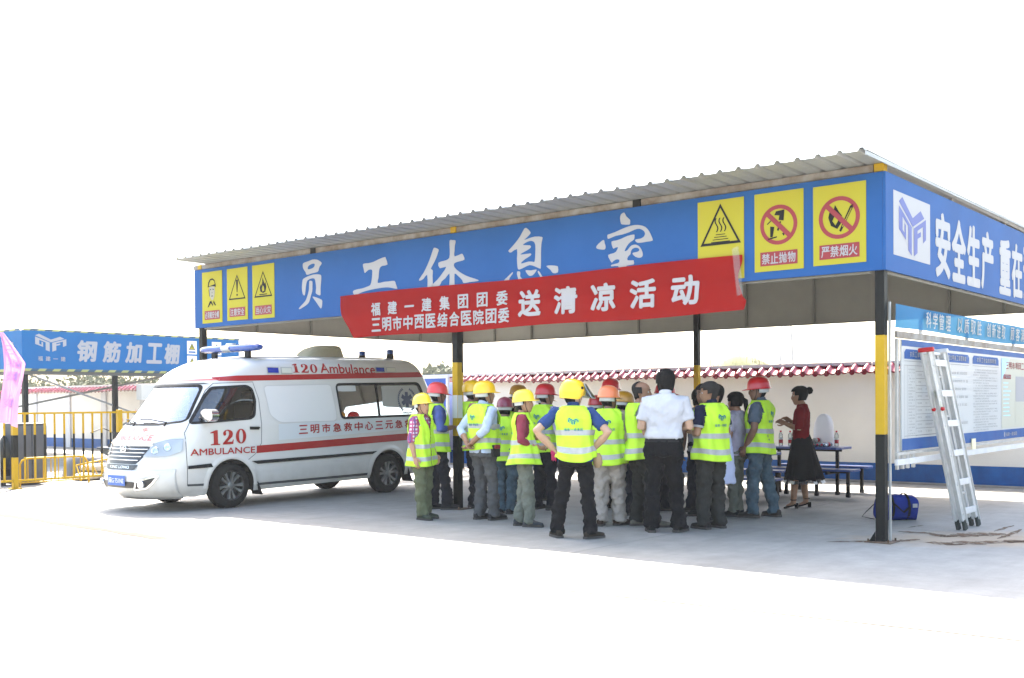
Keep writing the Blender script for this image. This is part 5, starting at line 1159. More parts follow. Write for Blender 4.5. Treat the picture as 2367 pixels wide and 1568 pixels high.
    # ---- helmet
    if hat:
        HT_ = HM@Matrix.Rotation(radians(tilt_hat), 4, 'X')
        hm_ = mat('helmet_%s' % ''.join('%02x' % int(c*200) for c in hat), hat, .28, coat=.3, var=.06, scale=10)
        b = MB(); rg = []; nn = 36
        if hatk == 'motor': pr = [(.97, -.050), (1.03, -.01), (1.05, .03), (1.02, .07), (.93, .105), (.76, .135), (.50, .153), (.22, .160), (.02, .161)]; rx0, ry0 = .118, .138
        else: pr = [(1.03, .022), (1.0, .045), (.97, .072), (.90, .100), (.76, .128), (.54, .147), (.28, .156), (.02, .158)]; rx0, ry0 = .112, .136
        for r_, z in pr:
            row = []
            for k in range(nn):
                a = 2*pi*k/nn; c, s_ = cos(a), sin(a); zz_ = z
                if hatk == 'motor' and z < .0 and s_ > .1: zz_ = z+.055*min(1, (s_-.1)*2.5)
                ridge = .005*math.exp(-((rx0*r_*c)/.018)**2) if z > .06 else 0
                row.append(HT_@Vector((rx0*r_*c, -.006+ry0*r_*s_, zz_+ridge)))
            rg.append(row)
        b.loft(rg)
        if hatk != 'motor':
            rows = []
            for r_, z in ((1.03, .024), (1.065, .018), (1.07, .014), (1.03, .019)):
                row = []
                for k in range(nn):
                    a = 2*pi*k/nn; c, s_ = cos(a), sin(a); vis = (max(0, s_-.35)/.65)**.8*.38 if r_ > 1.05 else 0
                    row.append(HT_@Vector((rx0*(r_)*c, -.006+ry0*(r_+vis)*s_, z-.012*vis*2)))
                rows.append(row)
            b.loft(rows, 0, True, False)
        h_ = b.build('helmet', hm_, root)
        if hatk == 'motor':
            b = MB(); b.sheet(16, 5, lambda u, v: HT_@Vector((.125*sin(-1.2+2.4*u), -.01+(.140+.15*v)*cos(-1.2+2.4*u), .125-.13*v)), 0); b.build('visor', glass('smoked_visor', (.30, .30, .33), .18), h_)
            b = MB(); b.tube([HT_@Vector((sx*.122, .03, .075)) for sx in (-1, 1)], .016, 8); b.build('visor_pivot', vblack, h_)
        else:
            b = MB(); 
            for z0, z1, kk in ((-.030, .022, 0),): b.sheet(14, 1, lambda u, v: HT_@Vector((.098*sin(pi*.55*(2*u-1)), -.010-.112*cos(pi*.55*(2*u-1)), z0+(z1-z0)*v)), 0)
            o = b.build('headband', mat('headband_white', (.55, .56, .56), .6), h_); o.modifiers.new('t', 'SOLIDIFY').thickness = .004
        b = MB(); b.tube([HM@Vector((-.078, .030, .02)), HM@Vector((-.071, .040, -.05)), HM@Vector((-.042, .060, -.108)), HM@Vector((0, .070, -.122)), HM@Vector((.042, .060, -.108)), HM@Vector((.071, .040, -.05)), HM@Vector((.078, .030, .02))], .0035, 6); b.build('chin_strap', vblack, h_)
    return root, HM, TT, arms

Y_ = srgb(240, 190, 20); YL = srgb(245, 215, 50); R1_ = srgb(190, 25, 30); R2_ = srgb(215, 60, 60); MR = srgb(130, 40, 60); OR = srgb(235, 130, 80); YB = srgb(190, 135, 35)
tr_black = cloth('black_trousers', (.008, .008, .009)); tr_dark = cloth('dark_navy_trousers', (.012, .013, .018)); tr_grey = cloth('grey_trousers', (.085, .085, .085)); tr_olive = cloth('olive_trousers', (.12, .13, .075)); tr_tan = cloth('beige_trousers', (.36, .32, .28)); tr_jean = cloth('blue_jeans', (.07, .11, .14), .35); tr_char = cloth('charcoal_trousers', (.03, .03, .027)); tr_greygreen = cloth('grey_green_trousers', (.15, .16, .13))
def plaid():
    m = bpy.data.materials.new('plaid_cotton'); m.use_nodes = True; t = m.node_tree; b = t.nodes['Principled BSDF']; L = t.links.new; b.inputs['Roughness'].default_value = .85
    tc = t.nodes.new('ShaderNodeTexCoord'); sx = t.nodes.new('ShaderNodeSeparateXYZ'); L(tc.outputs['Object'], sx.inputs[0])
    def st(ax, f, ph, thr):
        a = t.nodes.new('ShaderNodeMath'); a.operation = 'MULTIPLY'; a.inputs[1].default_value = f; L(sx.outputs[ax], a.inputs[0])
        s_ = t.nodes.new('ShaderNodeMath'); s_.operation = 'SINE'; L(a.outputs[0], s_.inputs[0]); g_ = t.nodes.new('ShaderNodeMath'); g_.operation = 'GREATER_THAN'; g_.inputs[1].default_value = thr; L(s_.outputs[0], g_.inputs[0]); return g_.outputs[0]
    def mix(f, a, c):
        x = t.nodes.new('ShaderNodeMix'); x.data_type = 'RGBA'; L(f, x.inputs[0])
        if isinstance(a, tuple): x.inputs[6].default_value = (*a, 1)
        else: L(a, x.inputs[6])
        x.inputs[7].default_value = (*c, 1); return x.outputs[2]
    c = mix(st(2, 130, 0, .1), (.60, .55, .62), (.42, .07, .16)); c = mix(st(0, 130, 0, .35), c, (.16, .06, .20)); c = mix(st(1, 130, 0, .5), c, (.35, .06, .15)); L(c, b.inputs['Base Color']); return m
P = person
# left group
P('woman in yellow helmet and plaid shirt under a hi-vis vest, nearest the ambulance', (-5.57, -1.17), 1.585, 118, plaid(), tr_olive, 'a', 'down2', 'down', hat=YL, sleeve='elbow', head=(14, 0), feet=((-.07, -.02, 6), (.09, .05, 6)), shoe=(.06, .07, .05), tilt_hat=8, vest_fl=.05, bulk=.94, pw=1.12, hem=.74)
P('man in scuffed red helmet and blue shirt half behind the middle front post', (-6.24, -.17), 1.74, 72, cloth('slate_blue_shirt', srgb(80, 95, 150)), tr_dark, 'd', 'front', 'front', hat=R2_, sleeve='rolled', feet=((-.09, 0, 5), (.09, .08, 5)))
P('man in deep yellow helmet and pink tee just right of the middle post', (-6.0, .32), 1.77, 74, cloth('dusty_pink_tee', srgb(190, 130, 130)), tr_dark, 'd', 'front', 'frontlow', hat=Y_, feet=((-.1, 0, 5), (.1, .06, 5)), head=(5, -4))
r_blue = P('man in yellow helmet and pale blue rolled sleeves holding his hands behind his back', (-4.84, -.78), 1.73, 52, cloth('pale_blue_shirt', srgb(180, 192, 215)), tr_grey, 'b', 'back', 'back', hat=Y_, sleeve='rolled', hem=.90, sag=.03, head=(22, -6), feet=((-.1, 0, 6), (.09, .05, 6)), collar=cloth('pale_blue_shirt', srgb(180, 192, 215)), bulk=1.05)
P('short worker in red helmet glimpsed between the two yellow helmets near the post', (-7.3, 2.0), 1.62, 60, cloth('grey_tee', (.2, .2, .21)), tr_dark, 'd', hat=R1_)
P('bareheaded black-haired worker bending forward behind the yellow helmets', (-6.2, 1.25), 1.60, 35, cloth('grey_tee', (.2, .2, .21)), tr_dark, 'd', 'reach', 'reach', lean=22, head=(0, 18))
P('worker in maroon helmet and vest with rolled jeans, back to the yard', (-5.07, -.05), 1.53, 22, cloth('dark_grey_tee', (.06, .06, .065)), tr_jean, 'd', 'front', 'front', hat=MR, feet=((-.08, 0, 8), (.08, .03, 8)), bulk=.94)
P('worker in worn ochre helmet at the back, above the maroon helmet', (-6.71, 2.2), 1.73, 85, cloth('olive_shirt', (.10, .11, .06)), tr_dark, 'd', hat=YB, sleeve='long')
P('man in bright yellow helmet and maroon tee with open vest looking right', (-3.98, -1.03), 1.61, 92, cloth('maroon_tee', srgb(140, 60, 75)), tr_greygreen, 'a', 'front', 'frontlow', vest='open', hat=YL, sleeve='rolled', head=(12, 0), feet=((-.07, 0, 6), (.08, .10, 10)), shoe=(.05, .055, .06), vest_fl=.16, tilt_hat=8, bulk=.92)
P('worker in brown helmet showing past the shoulder of the maroon tee', (-5.9, 1.83), 1.63, 85, cloth('grey_tee', (.2, .2, .21)), tr_dark, 'b', hat=srgb(150, 90, 45))
P('man in dark red helmet and lilac shirt left of the man with hands on hips', (-5.01, .69), 1.71, 42, cloth('lilac_grey_shirt', srgb(175, 170, 195)), tr_dark, 'b', 'front', 'front', hat=R1_, head=(38, 0), sleeve='rolled')
r_main = P('man with visored yellow helmet and navy polo, both hands on his hips', (-2.84, -1.55), 1.70, 6, cloth('navy_polo', srgb(45, 68, 115)), tr_black, 'c', 'hips', 'hipsF', hat=Y_, hem=.885, sag=.045, hatk='motor', head=(58, 6), feet=((-.17, .02, 14), (.19, -.03, 42)), bulk=1.06, collar=cloth('navy_polo', srgb(45, 68, 115)), shoe=(.035, .028, .02))
P('man in orange helmet, khaki long sleeves and baggy beige trousers', (-3.2, -.36), 1.65, 16, cloth('khaki_shirt', srgb(150, 140, 122)), tr_tan, 'd', 'down2', 'down2', hat=OR, sleeve='long', head=(40, 0), hem=.77, feet=((-.08, -.02, 5), (.10, .04, 30)), shoe=(.05, .03, .02), pw=1.25, bulk=1.04)
P('tall worker in bright red helmet behind the orange helmet', (-4.43, 1.48), 1.78, 40, cloth('grey_blue_shirt', srgb(150, 160, 185)), tr_dark, 'b', hat=srgb(205, 30, 35))
P('stooping worker in red helmet between the hands-on-hips man and the orange helmet', (-4.38, 1.01), 1.56, 5, cloth('grey_tee', (.2, .2, .21)), tr_jean, 'b', 'front', 'front', hat=srgb(180, 30, 30), lean=10)
P('worker in mustard helmet and vest left of the balding man', (-3.72, .77), 1.59, 28, cloth('dark_grey_tee', (.06, .06, .065)), tr_dark, 'd', 'front', 'front', hat=YB, head=(45, 0), sleeve='long', logo_=False)
P('balding man in light grey tee and open vest talking beside the white shirt', (-2.85, -.22), 1.73, 78, cloth('light_grey_tee', srgb(160, 163, 172)), tr_char, 'b', 'front', 'front', vest='open', hair='bald', head=(24, 0), feet=((-.10, 0, 6), (.10, .08, 10)), shoe=(.16, .15, .12), bulk=1.08, logo_=False, vest_fl=.05)
P('dark-haired man seen behind the balding head', (-3.72, 1.16), 1.74, 10, cloth('lilac_grey_shirt', srgb(175, 170, 195)), tr_dark, 'd', vest=False)
P('worker in red helmet peeping between the balding man and the white shirt', (-3.6, 1.56), 1.71, 80, cloth('grey_tee', (.2, .2, .21)), tr_dark, 'b', hat=R1_)
wm = cloth('white_office_shirt', (.52, .52, .55), .06)
P('tall man in white short-sleeved shirt and black trousers, back to the camera', (-2.34, -.53), 1.85, 5, wm, tr_black, 'c', 'front', 'front', vest=False, feet=((-.14, .0, 10), (.13, .02, 20)), bulk=1.12, belt=True, collar=wm, shoe=(.012, .012, .012), head=(-6, 4), pw=1.1)
P('black-haired person hidden beyond the white shirt, only hair and shoulder showing', (-3.04, 1.59), 1.65, 0, cloth('grey_tee', (.2, .2, .21)), tr_dark, 'd', vest=False)
P('dark-skinned man in glasses and red scarf facing the white shirt', (-2.74, 1.19), 1.71, -112, cloth('maroon_red_shirt', srgb(150, 25, 35)), tr_dark, 'd', 'front', 'front', vest=False)
nurse = P('medic in long pale blue coat with red sash facing left', (-2.39, .83), 1.69, -92, cloth('red_sash_shirt', srgb(170, 20, 30)), tr_black, 'a', 'front', 'front', vest=False, coat=cloth('pale_blue_coat', srgb(190, 200, 232), .05), head=(0, 8))
P('crop-haired man in navy polo with white cuffs and logo vest facing left', (-2.06, .08), 1.72, -34, cloth('dark_navy_polo', (.012, .016, .04)), tr_char, 'b', 'front', 'front', hair='crop', head=(-38, 4), feet=((-.12, .03, 6), (.11, -.03, 6)), bulk=1.07, collar=cloth('dark_navy_polo', (.012, .016, .04)), cuff=white_p, shoe=(.03, .026, .024), pw=1.08)
P('woman with dark ponytail and lilac tee between the crop-haired man and red helmet', (-2.45, 1.45), 1.60, -50, cloth('lilac_tee', srgb(170, 165, 185)), tr_greygreen, 'b', 'front', 'front', vest=False, hair='tail', pw=.9)
P('man in glossy red helmet, grey polo and blue jeans at the right of the crowd', (-2.15, 1.50), 1.755, -58, cloth('blue_grey_polo', srgb(82, 95, 108)), tr_jean, 'd', 'down2', 'down', hat=srgb(190, 18, 22), head=(-28, 2), feet=((-.12, .10, 6), (.12, -.10, 10)), collar=cloth('blue_grey_polo', srgb(82, 95, 108)), shoe=(.05, .045, .04))
lady = P('woman with hair bun, dark red top and black lace skirt standing alone by the tables', (-2.22, 2.93), 1.68, -68, cloth('dark_red_knit', srgb(112, 10, 18), .2), tr_black, 'b', 'fist', 'chest', vest=False, hair='bun', head=(-8, 0), skirt=True, sleeve='elbow', feet=((-.10, .09, 10), (.10, -.09, -5)), shoe=(.012, .010, .010), bulk=.92, group=None)
bake()
def at_person(root, p): return root.matrix_basis@Vector(p)

bpy.context.view_layer.update()
b = MB(); b.box((0, 0, 0), (.05, .12, .15)); b.box((.012, .01, .05), (.05, .09, .05), mi=1); o = bevel(b.build('tool_pouch', [vblack, red_p], r_blue[0]), .012); o.location = (.205, .03, .87)
b = MB()
for k in range(4): b.tube([(k*.018, 0, 0), (k*.019, .004, -.05), (k*.021, 0, -.09-.01*(k % 2))], [.011, .010, .007], 6)
b.box((.027, 0, .03), (.075, .03, .07)); o = bevel(b.build('glove', mat('pink_rubber', srgb(225, 45, 110), .4)), .006)
p_ = r_blue[0].matrix_basis@Vector((0, 0, 0)); o.location = (-4.42, .10, .82); tag(o, 'bright pink rubber gloves hanging beside the man with hands on hips', 'gloves')
b = MB(); b.tube([(0, 0, .06), (0, 0, .02), (.005, 0, -.05), (.01, 0, -.10)], [.030, .050, .055, .030], 10); o = b.build('cloth_bag', cloth('tan_canvas', (.36, .25, .14)), r_main[0]); o.location = (.235, .06, .87)
# ================================================================ ladder
alu = mat('ladder_aluminium', (.62, .62, .60), .42, metal=.15, var=.1, scale=9); ladder_red = mat('ladder_red_plastic', srgb(175, 25, 25), .4); rubber = mat('ladder_rubber_foot', (.03, .035, .03), .8)
la = thing('step_ladder', 'folded aluminium step ladder with red top caps leaning by the notice board', 'ladder', (0, 0, 0))
B0, T0 = Vector((.27, 1.60, .0)), Vector((.13, .80, 2.03)); WV = Vector((.0, .50, .0)); ax_ = (T0-B0).normalized(); out_ = WV.normalized().cross(ax_).normalized()
if out_.x < 0: out_ = -out_
def lp(t, w, o): return B0+(T0-B0)*t+WV*w+out_*o
def channel(a, c, w, d, mi=0):
    b = MB(); b.bar(a, c, w, d, mi); return b
for w in (0., 1.):
    for o_ in (0., .075):
        a, c = lp(.04, w, o_), lp(.99, w-(.04 if w else 0), o_); q = (c-a).to_track_quat('Z', 'Y').to_matrix()
        b = MB(); yv = WV.normalized()
        b.bar(a, c, .012, .062); 
        for e in (-.028, .028):
            b.bar(a+out_*e+yv*(.012 if w == 0 else -.012), c+out_*e+yv*(.012 if w == 0 else -.012), .024, .005)
        b2 = b.build('stile', alu, la)
        b = MB(); b.bar(lp(0, w, o_), lp(.055, w, o_), .030, .074); bevel(b.build('foot', rubber, la), .004)
for k in range(6):
    t = .105+k*.165; a, c = lp(t, 0, .085), lp(t, .98, .085); b = MB(); b.bar(a, c, .022, .070); bevel(b.build('rung', alu, la), .003)
for k in range(4):
    t = .20+k*.22; b = MB(); b.bar(lp(t, 0, -.0), lp(t, .98, -.0), .02, .02); b.build('brace', alu, la)
b = MB(); b.bar(lp(.985, -.05, .02), lp(.985, .98, .02), .05, .03); bevel(b.build('top_bar', alu, la), .004)
for w in (0., .97):
    b = MB(); b.bar(lp(1.0, w-.01, -.045), lp(1.0, w-.01, .125), .045, .05); bevel(b.build('top_cap', ladder_red if w == 0 else alu, la), .014, 3)
b = MB(); b.bar(lp(.78, -.03, .04), lp(.68, -.03, .0), .004, .022); b.bar(lp(.78, -.03, .04), lp(.685, -.03, .095), .004, .022); b.build('hinge_lock', mat('lock_steel', (.42, .44, .38), .4, metal=.6), la)
for o_ in (0., .095): b = MB(); b.lathe([(0, -.016), (.022, -.010), (.022, .012), (0, .018)], tuple(lp(.68, -.05, o_)), 12, axis='Y'); b.build('knob', ladder_red, la)

# ================================================================ sports bag
bagm = cloth('royal_blue_nylon', (.010, .026, .19), .2); strapm = cloth('black_webbing', (.012, .012, .012))
bg_ = thing('duffel_bag', 'royal blue duffel bag with black handles lying behind the corner post', 'bag', (-.66, 2.20, 0), -.75); bg_.scale = (.92, .86, .95)
b = MB(); rg = []
for y, k in ((-.29, .35), (-.285, .72), (-.26, .93), (-.15, 1.0), (0, 1.03), (.15, 1.0), (.26, .93), (.285, .72), (.29, .35)):
    rw = []
    for q in range(20):
        a = 2*pi*q/20; c, s_ = se(a, 2.6); rw.append(Vector((.155*k*c*(1+.04*sin(7*y*9+a)), y+.01*sin(3*a), .165+.165*(k if s_ > 0 else 1)*s_*(1-.10*(c*c)*(s_ > 0))+.006*sin(a*5+y*20))))
    rg.append(rw)
b.loft(rg); bgb = b.build('bag_body', bagm, bg_)
for y in (-.12, .12):
    b = MB(); n = 26; A = []; 
    for w in (-.018, .018): A.append([Vector((.160*cos(a)*1.02, y+w, .165+.178*sin(a) if sin(a) > -.9 else .01)) for a in [-pi*.45+pi*1.9*k/n for k in range(n+1)]])
    b.add(A[0]+A[1], [(k, k+1, n+2+k, n+1+k) for k in range(n)], 0, True); o = b.build('strap', strapm, bg_); o.modifiers.new('t', 'SOLIDIFY').thickness = .005
for s_ in (1,):
    b = MB(); b.tube([(.13, -.12, .24), (.19, -.09, .20), (.215, 0, .12), (.20, .10, .18), (.14, .12, .25)], [(.004, .018)]*5, 8); b.build('handle', strapm, bg_)
b = MB(); b.tube([(-.10, -.28, .20), (-.20, -.34, .10), (-.30, -.36, .02), (-.18, -.30, .008), (-.05, -.30, .012)], .006, 6); b.build('shoulder_strap', strapm, bg_)
b = MB(); b.bbox(.156, .160, .17, .24, .17, .22); b.build('label_patch', white_p, bg_)

# ================================================================ dining tables, bottles, white bag
tblue = mat('bench_blue_plastic', (.03, .07, .26), .35, coat=.2); tleg = mat('bench_black_steel', (.01, .01, .011), .5, spec=.2)
def slab_top(name, x0, x1, y0, y1, z, th, par, ch=.06):
    b = MB(); pts = [(x0+ch, y0), (x1-ch, y0), (x1, y0+ch), (x1, y1-ch), (x1-ch, y1), (x0+ch, y1), (x0, y1-ch), (x0, y0+ch)]
    b.loft([[(x, y, z-th) for x, y in pts], [(x, y, z) for x, y in pts]], 0, False); return bevel(b.build(name, tblue, par), .006)
def legs_(par, pts, zt):
    for x, y in pts: b = MB(); b.bar((x, y, 0.0), (x, y, zt), .045); b.bbox(x-.028, x+.028, y-.028, y+.028, 0, .05); b.build('leg', tleg, par)
t1 = thing('dining_table', 'blue topped canteen table with bottles on it and a blue bench attached', 'table', (0, 0, 0), 0, 'canteen tables with benches under the shelter')
slab_top('table_top', -3.75, -2.47, 4.88, 5.42, .755, .035, t1); legs_(t1, [(-2.62, 5.15)], .72); legs_(t1, [(-3.6, 5.15)], .72)
b = MB(); b.bar((-3.7, 5.15, .70), (-2.55, 5.15, .70), .04); b.bar((-2.62, 4.72, .36), (-2.62, 5.6, .36), .04); b.bar((-3.6, 4.72, .36), (-3.6, 5.6, .36), .04); b.bar((-3.6, 4.83, .38), (-2.32, 4.83, .38), .035); b.build('frame', tleg, t1)
slab_top('bench', -3.82, -2.16, 4.62, 4.97, .43, .03, t1, .04); slab_top('bench', -3.82, -2.3, 5.55, 5.85, .43, .03, t1, .04); legs_(t1, [(-2.32, 4.83), (-2.82, 4.82), (-3.33, 4.83), (-2.45, 5.72), (-3.5, 5.72)], .40)
t2 = thing('dining_table', 'second blue canteen table, its end showing right of the blue jeans', 'table', (0, 0, 0), 0, 'canteen tables with benches under the shelter')
slab_top('table_top', -4.0, -2.72, 2.98, 3.42, .742, .035, t2); legs_(t2, [(-3.9, 3.2), (-3.05, 3.2)], .71)
slab_top('bench', -4.1, -2.88, 3.48, 3.80, .335, .03, t2, .04); legs_(t2, [(-2.96, 3.70), (-3.95, 3.70), (-2.99, 3.54)], .31)
slab_top('bench', -4.6, -3.0, 3.92, 4.20, .43, .03, t2, .04); legs_(t2, [(-3.12, 4.06), (-4.4, 4.06)], .40)
b = MB(); b.bar((-3.9, 3.2, .68), (-3.0, 3.2, .68), .04); b.build('frame', tleg, t2)
t3 = thing('dining_table', 'blue canteen table farther left, mostly hidden by the crowd', 'table', (0, 0, 0), 0, 'canteen tables with benches under the shelter')
slab_top('table_top', -6.6, -5.3, 4.6, 5.1, .745, .035, t3); slab_top('bench', -6.6, -5.2, 4.2, 4.5, .43, .03, t3, .04); legs_(t3, [(-6.4, 4.85), (-5.5, 4.85)], .71); legs_(t3, [(-6.45, 4.35), (-5.35, 4.35)], .40)
clear = glass('bottle_plastic', (.86, .9, .92), .10, .05); capm = mat('bottle_cap_red', srgb(190, 25, 55), .4); labm = mat('bottle_label_red', srgb(170, 30, 45), .5)
bp_ = [(.0, 0), (.031, .002), (.033, .02), (.031, .03), (.033, .04), (.033, .15), (.031, .16), (.033, .17), (.030, .19), (.016, .215), (.013, .222), (.013, .232)]
def bottle(label, loc, rot=(0, 0, 0), group='water bottles on the canteen table'):
    t = thing('water_bottle', label, 'bottle', loc, 0, group); t.rotation_euler = rot
    b = MB(); b.lathe(bp_, n=14); b.build('bottle_body', clear, t); b = MB(); b.lathe([(.0155, .225), (.016, .245), (.014, .25), (0, .251)], n=12); b.build('cap', capm, t)
    b = MB(); b.lathe([(.0338, .05), (.0338, .105)], n=16, cap=False); b.lathe([(.0337, .106), (.0337, .135)], n=16, mi=1, cap=False); b.build('label', [labm, mat('bottle_label_white', (.55, .56, .58), .5)], t)
bottle('leftmost upright water bottle with red cap and label on the table', (-3.50, 5.0, .756)); bottle('upright water bottle just left of the woman in the dark red top', (-3.33, 4.98, .756)); bottle('lone water bottle standing at the right end of the table', (-2.66, 5.22, .756))
for i, (x, z, wl) in enumerate(((-2.97, .79, 'leftmost of the lower row of lying water bottles'), (-2.90, .79, 'second from the left in the lower row of lying water bottles'), (-2.83, .79, 'third from the left in the lower row of lying water bottles'), (-2.76, .79, 'rightmost of the lying water bottles with red cap facing the yard'), (-2.935, .855, 'water bottle lying on top of the other lying bottles'))):
    bottle(wl, (x, 5.24, z), (pi/2+0, 0, -.25), 'bottles lying in a pack on the canteen table')
b = MB(); rg = []
for z, k in ((0, .95), (.1, 1.0), (.25, .98), (.38, .88), (.46, .66), (.50, .40), (.515, .12)):
    rg.append([Vector((.165*k*c*(1+.05*sin(5*a+z*12)), .11*k*s_*(1+.07*sin(4*a+z*9)), z)) for a in [2*pi*q/24 for q in range(24)] for c, s_ in [se(a, 2.6)]])
b.loft(rg); o = b.build('plastic_bag', mat('white_plastic_bag', (.82, .82, .84), .4, bump=.4, bscale=10, trans=.3)); o.location = (-2.92, 5.34, .757); o.rotation_euler = (0, 0, -.1); tag(o, 'tall white plastic bag standing on the canteen table behind the bottles', 'bag')

# ================================================================ railing on the left
rail_y, rail_k = steel_y, steel_k
FX = -15.0
rl_ = thing('railing', 'tall yellow and black railing with square posts left of the ambulance', 'railing', (FX, 0, 0))
bb_ = MB()
for z0, z1, mi in ((.02, .16, 0), (.16, .57, 0), (.57, .97, 1), (.97, 1.37, 0)): bb_.bbox(-.012, .012, -.016, .016, z0 if z0 > .1 else .13, z1, mi)
bme = bb_.mesh('bar', [rail_y, rail_k])
pp_ = MB(); 
for z0, z1, mi in ((.02, .57, 0), (.57, .97, 1), (.97, 1.41, 0)): pp_.bbox(-.045, .045, -.045, .045, z0, z1, mi)
pp_.bbox(-.09, .09, -.09, .09, 0, .018, 0); pme = pp_.mesh('post', [rail_y, rail_k])
y = -4.0
for pi_ in range(5):
    y0 = -3.97+pi_*2.05
    o = bpy.data.objects.new('post', pme); C.objects.link(o); o.parent = rl_; o.location = (0, y0, 0); bevel(o, .005)
    if pi_ < 4:
        for z in (1.36, .15):
            b = MB(); b.bbox(-.018, .018, y0+.046, y0+2.004, z-.018, z+.018); b.build('rail', rail_y, rl_)
        for k in range(1, 11):
            o = bpy.data.objects.new('bar', bme); C.objects.link(o); o.parent = rl_; o.location = (0, y0+2.05*k/11, 0)
# low hoop barrier just behind it
hp_ = thing('crowd_barrier', 'low yellow hooped barrier standing close behind the tall railing', 'barrier', (-15.35, -1.0, 0))
b = MB(); b.tube([(0, -.66, .0), (0, -.66, .42), (0, -.62, .49), (0, -.52, .525), (0, .50, .525), (0, .60, .49), (0, .66, .40), (0, .68, .0)], .020, 8); b.build('hoop', rail_y, hp_)
b = MB(); b.tube([(0, -.66, .08), (0, .66, .08)], .014, 6); b.build('rail', rail_y, hp_)
for k in range(1, 9): b = MB(); y = -.66+1.32*k/9; b.tube([(0, y, .08), (0, y, .515)], .010, 6); b.build('bar', rail_y, hp_)
h2 = thing('crowd_barrier', 'second hooped barrier fallen askew near the ambulance nose', 'barrier', (-15.45, .35, .12), .15); h2.rotation_euler = (.10, -.55, .1)
b = MB(); b.tube([(0, -.86, .0), (0, -.80, .34), (0, .60, .40), (0, .66, .0)], .018, 8); b.tube([(0, -.8, .06), (0, .66, .06)], .013, 6); b.build('hoop', rail_y, h2)
for k in range(1, 8): b = MB(); y = -.8+1.4*k/8; b.tube([(0, y, .06), (0, y, .37)], .009, 6); b.build('bar', rail_y, h2)
# machines and clutter behind the railing
dgr = mat('machine_grey_green', (.03, .04, .042), .5, var=.4, scale=3); dkb = mat('cabinet_dark', (.030, .038, .05), .6, var=.3, scale=2)
cb = thing('steel_cabinet', 'dark slab sided steel cabinet behind the first railing bays', 'cabinet', (-16.0, -1.24, 0))
b = MB(); b.bbox(-.25, .25, -.30, .30, .02, 1.17); bevel(b.build('body', dkb, cb), .02)
for yy in (-.15, .15): b = MB(); b.bbox(.252, .266, yy-.14, yy+.14, .10, 1.12); bevel(b.build('door', mat('cabinet_door_dark', (.055, .07, .095), .5, var=.2, scale=2), cb), .006)
mc = thing('rebar_machine', 'rounded grey steel machine on legs at the far left edge', 'machine', (-16.3, -1.95, 0))
b = MB(); b.tube([(0, -.75, .62), (0, .45, .62)], [.34, .34], 24); b.build('drum', dgr, mc)
b = MB(); b.bbox(-.3, .3, -.7, .4, .18, .30); 
for q in ((-.25, -.6), (.25, -.6), (-.25, .3), (.25, .3)): b.bbox(q[0]-.04, q[0]+.04, q[1]-.04, q[1]+.04, 0, .18)
b.build('frame', tleg, mc)
for i, (y, lab) in enumerate(((1.35, 'dark lidded steel bin with a hose, nearer the cabinet'), (2.15, 'dark lidded steel bin closest to the ambulance nose'))):
    bn = thing('machine_bin', lab, 'bin', (-17.0, y, 0), .1, 'dark bins behind the railing')
    b = MB(); b.loft([[(x*k, y2*k, z) for x, y2 in ((-.3, -.33), (.3, -.33), (.3, .33), (-.3, .33))] for z, k in ((0, .82), (.55, 1.0))], 0, False); b.build('body', dgr, bn)
    b = MB(); b.bbox(-.34, .34, -.38, .38, .555, .60); b.tube([(0, -.3, .62), (0, .3, .62)], [.06, .06], 10); bevel(b.build('lid', dkb, bn), .01)
    b = MB(); b.tube([(.1, -.1, .62), (.1, -.25, .9), (.05, -.5, 1.02), (0, -.75, .92)], .012, 6); b.tube([(.1, .1, .62), (.1, .2, .95), (.1, .5, 1.0)], .012, 6); b.build('hose', tleg, bn)
sackm = cloth('dusty_white_sack', (.50, .47, .42), .25)
for i, (x, y, z, r, lab) in enumerate(((-16.0, .05, .0, .2, 'dusty white sack lying lowest behind the hoop barrier'), (-16.05, .25, .16, -.3, 'pale sack thrown across the lowest sack'), (-15.9, .75, 0, .7, 'small pale sack beside the pile near the bins'))):
    b = MB(); rg = []
    for t in range(9):
        u = t/8; k = sin(pi*(.06+.88*u))**.45; rg.append([Vector((-.32+.64*u, .21*k*c*(1+.06*sin(a*3+t)), .085+.085*k*s_*(1+.1*sin(a*2+t*2)))) for a in [2*pi*q/16 for q in range(16)] for c, s_ in [se(a, 2.4)]])
    b.loft(rg); o = b.build('sack', sackm); o.location = (x, y, z); o.rotation_euler = (0, 0, r+pi/2); tag(o, lab, 'sack', 'sacks piled behind the railing')
tb2 = thing('plastic_tub', 'large dark grey upturned tub behind the hoop barrier', 'tub', (-16.6, .35, 0))
b = MB(); b.lathe([(.50, 0), (.50, .05), (.46, .30), (.40, .44), (.28, .50), (0, .51)], n=24); b.build('tub_body', mat('tub_grey', (.09, .09, .10), .5, var=.2), tb2)
